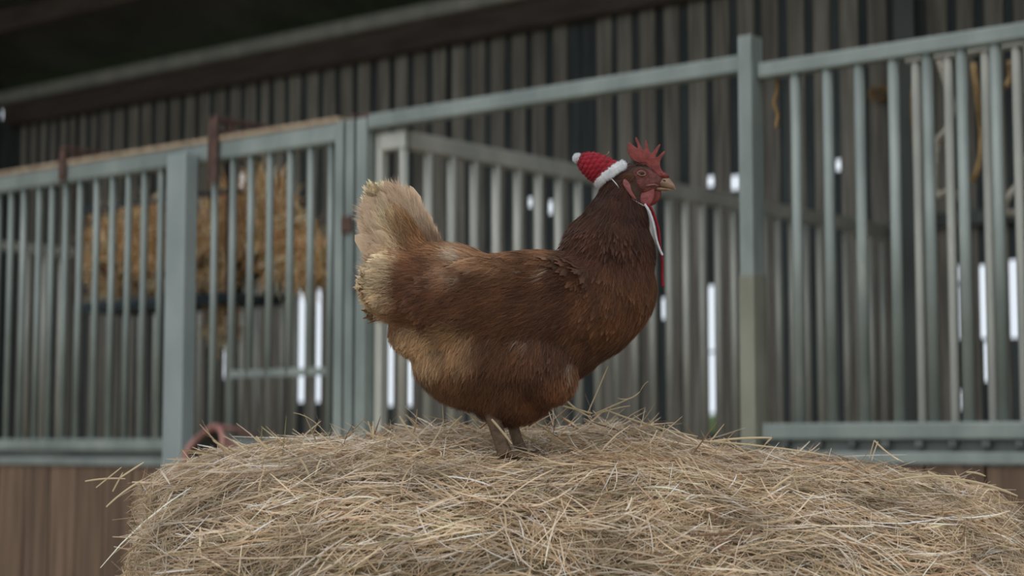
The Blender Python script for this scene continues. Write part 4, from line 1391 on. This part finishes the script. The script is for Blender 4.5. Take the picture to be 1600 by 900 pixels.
def hat_surface(name, secs, nu, mat, bump, freq_u, freq_v, parent, close_end=False):
    """secs: (t along the axis 0..1, radius px)"""
    secs = np.array(secs, float)
    nvv = 90
    tt_ = np.linspace(0, 1, nvv)
    V, F = [], []
    for i, t in enumerate(tt_):
        a_t = secs[0, 0] + (secs[-1, 0] - secs[0, 0]) * t
        r = np.interp(a_t, secs[:, 0], secs[:, 1])
        m_ = min(1, a_t * 1.5)
        e1 = eb * (1 - m_) + et * m_; e1 /= np.linalg.norm(e1)
        for k in range(nu):
            a = 2 * math.pi * k / nu
            row = t * freq_v
            lo_ = row - math.floor(row)
            st = math.sin(math.pi * lo_) ** .7 * (.30 + .70 * abs(math.sin(a * freq_u / 2 + (math.floor(row) % 2) * math.pi / 2 + .8 * lo_)))
            rr = r + bump * (st - .5) + .6 * noise.noise(Vector((math.cos(a) * 2, math.sin(a) * 2, t * 6)))
            p = HBc + HO + ax3 * HL * a_t + (e1 * math.cos(a) * rr + e2 * math.sin(a) * rr * .9) * PX
            V.append(hat_p(p))
    for i in range(nvv - 1):
        for k in range(nu):
            F.append((i * nu + k, i * nu + (k + 1) % nu, (i + 1) * nu + (k + 1) % nu, (i + 1) * nu + k))
    if close_end:
        F.append(tuple((nvv - 1) * nu + k for k in range(nu)))
    return link(name, mesh_from(name, V, F), parent, mat, True)


hat_surface('cap', [(.02, 25), (.2, 24.5), (.4, 23), (.6, 21), (.8, 17), (.93, 12), (1.0, 7), (1.04, 1)], 160, M_RED_YARN, 2.5, 12, 8, hat, True)
# brim: chunky fluffy white ring
bpts = []
V, F = [], []
nu_, nv2 = 110, 18
for i in range(nu_):
    a = 2 * math.pi * i / nu_
    ctr_ = HBc + HO + bn * 1.5 * PX + (eb * math.cos(a) * 25.5 + e2 * math.sin(a) * 22.5) * PX
    rad = eb * math.cos(a) + e2 * math.sin(a)
    for k in range(nv2):
        b = 2 * math.pi * k / nv2
        rr = 5.2 + 1.0 * abs(math.sin(a * 13)) + 1.5 * noise.noise(Vector((math.cos(a) * 6, math.sin(a) * 6, b)))
        V.append(hat_p(ctr_ + (rad * math.cos(b) * rr * .72 + bn * math.sin(b) * rr * 1.3) * PX))
for i in range(nu_):
    for k in range(nv2):
        F.append((i * nv2 + k, ((i + 1) % nu_) * nv2 + k, ((i + 1) % nu_) * nv2 + (k + 1) % nv2, i * nv2 + (k + 1) % nv2))
link('brim', mesh_from('brim', V, F), hat, M_WHITE_YARN, True)
# pompom
bm = bmesh.new(); bmesh.ops.create_icosphere(bm, subdivisions=4, radius=1)
pc = hat_p(hl(902.5, 247) + HO)
for v in bm.verts:
    k = 7.2 + 1.1 * noise.noise(v.co * 4) + .6 * noise.noise(v.co * 11)
    v.co = Vector(pc) + v.co * k * PX
pom = link('pompom', bm_mesh('pompom', bm), hat, M_WHITE_YARN, True)
# yarn fuzz
def fuzz(name, mesh_ob, n, ln, w, colr, parent, seed):
    rr = np.random.default_rng(seed)
    me = mesh_ob.data
    V_ = np.array([v.co for v in me.vertices]); N_ = np.array([v.normal for v in me.vertices])
    idx = rr.integers(0, len(V_), n)
    P_, n_ = V_[idx], N_[idx]
    if (n_ * (P_ - V_.mean(0))).sum() < 0: n_ = -n_
    t_ = n_ + rr.normal(scale=.7, size=n_.shape); t_ /= np.linalg.norm(t_, axis=1, keepdims=True)
    b_ = np.cross(t_, rr.normal(size=t_.shape)); b_ /= np.linalg.norm(b_, axis=1, keepdims=True)
    L_ = rr.uniform(.5, 1.2, n) * ln
    pts = np.stack([P_ - b_ * w, P_ + b_ * w, P_ + t_ * L_[:, None] * .6 + b_ * w * .8, P_ + t_ * L_[:, None]], 1)
    soup(name, pts, [(0, 1, 2, 3)], np.tile(np.array(colr), (n, 4, 1)) * rr.uniform(.8, 1.1, (n, 1, 1)), M_FUZZ, parent, False, kind='stuff')
M_FUZZ = tint_mat('yarn_fuzz', .9, sheen=.3)
fuzz('pompom_fuzz', pom, 1500, 2.6 * PX, .00016, (.80, .80, .82), hat, 1)
fuzz('brim_fuzz', [o for o in hat.children if o.name.startswith('brim')][0], 4500, 3.0 * PX, .00016, (.80, .80, .82), hat, 2)
fuzz('cap_fuzz', [o for o in hat.children if o.name.startswith('cap')][0], 3000, 2.4 * PX, .00014, (.36, .01, .03), hat, 3)


# cords: two-strand twists tied under the chin
def cord(name, pts, r, mat, parent, twist=1500, sub=10, lab=None, org=None):
    pts = [np.array(p) for p in catmull(pts, sub)]
    seg = np.concatenate([[0], np.cumsum([np.linalg.norm(pts[i + 1] - pts[i]) for i in range(len(pts) - 1)])])
    m = max(20, int(seg[-1] / .0009))
    ts = np.linspace(0, seg[-1], m)
    C_ = np.stack([np.interp(ts, seg, [p[k] for p in pts]) for k in range(3)], 1)
    V_all, F_all = [], []
    for ph in (0, math.pi):
        path = []
        for i in range(m):
            t = C_[min(i + 1, m - 1)] - C_[max(i - 1, 0)]; t /= np.linalg.norm(t)
            u = np.cross(t, [0, 1, 0]); u /= np.linalg.norm(u); w = np.cross(t, u)
            a = ts[i] * twist + ph
            path.append(C_[i] + (u * math.cos(a) + w * math.sin(a)) * r * .55)
        me = tube_mesh('t', path, r * .62, 6)
        off = len(V_all)
        V_all += [tuple(v.co) for v in me.vertices]; F_all += [tuple(i + off for i in p.vertices) for p in me.polygons]
        bpy.data.meshes.remove(me)
    return link(name, mesh_from(name, V_all, F_all), parent, mat, True, label=lab)


def hc_(px, py, y):
    return hat_p(hl(px, py, y * PX) + HO)


cord('cord', [hc_(1006, 322, -20), hc_(1013, 334, -22), hc_(1019, 352, -21), hc_(1024, 375, -18), hc_(1029, 390, -15), hc_(1034, 400, -13)], 2.0 * PX, M_WHITE_YARN, hat, lab='white cord end')
cord('cord', [hc_(1004, 322, -16), hc_(1014, 325, -17), hc_(1022, 342, -14), hc_(1028, 362, -12), hc_(1030, 385, -10), hc_(1034, 410, -8), hc_(1034, 430, -8), hc_(1035, 448, -8)], 2.3 * PX, M_RED_YARN, hat, lab='long red cord end')
for s in (-1, 1):
    cord('chin_strap', [hc_(951, 278, s * (surf_y(951, 278) + 3)), hc_(957, 286, s * (surf_y(957, 286) + 3)), hc_(963, 294, s * (surf_y(963, 294) + 2)), hc_(968, 301, s * (surf_y(968, 301) - 3)), hc_(978, 309, s * (surf_y(978, 309) - 4)), hc_(992, 318, s * (surf_y(992, 318) - 4)), hc_(1005, 324, s * 17)], 0.8 * PX, M_WHITE_YARN, hat, twist=1100, lab='thin white chin strap')
# a wisp of straw caught on the hat
wp = np.array([hc_(925 + 3 * i, 239 + .95 * i + (1.5 if i % 2 else 0), -6) for i in range(9)])
link('straw_wisp', tube_mesh('straw_wisp', wp, [.9 * PX] * 8 + [.4 * PX], 5), hat, M_BEAK, True)
link('straw_wisp', tube_mesh('straw_wisp', [hc_(944, 246, -8), hc_(950, 241, -9), hc_(951, 238, -9)], .7 * PX, 5), hat, M_BEAK, True)
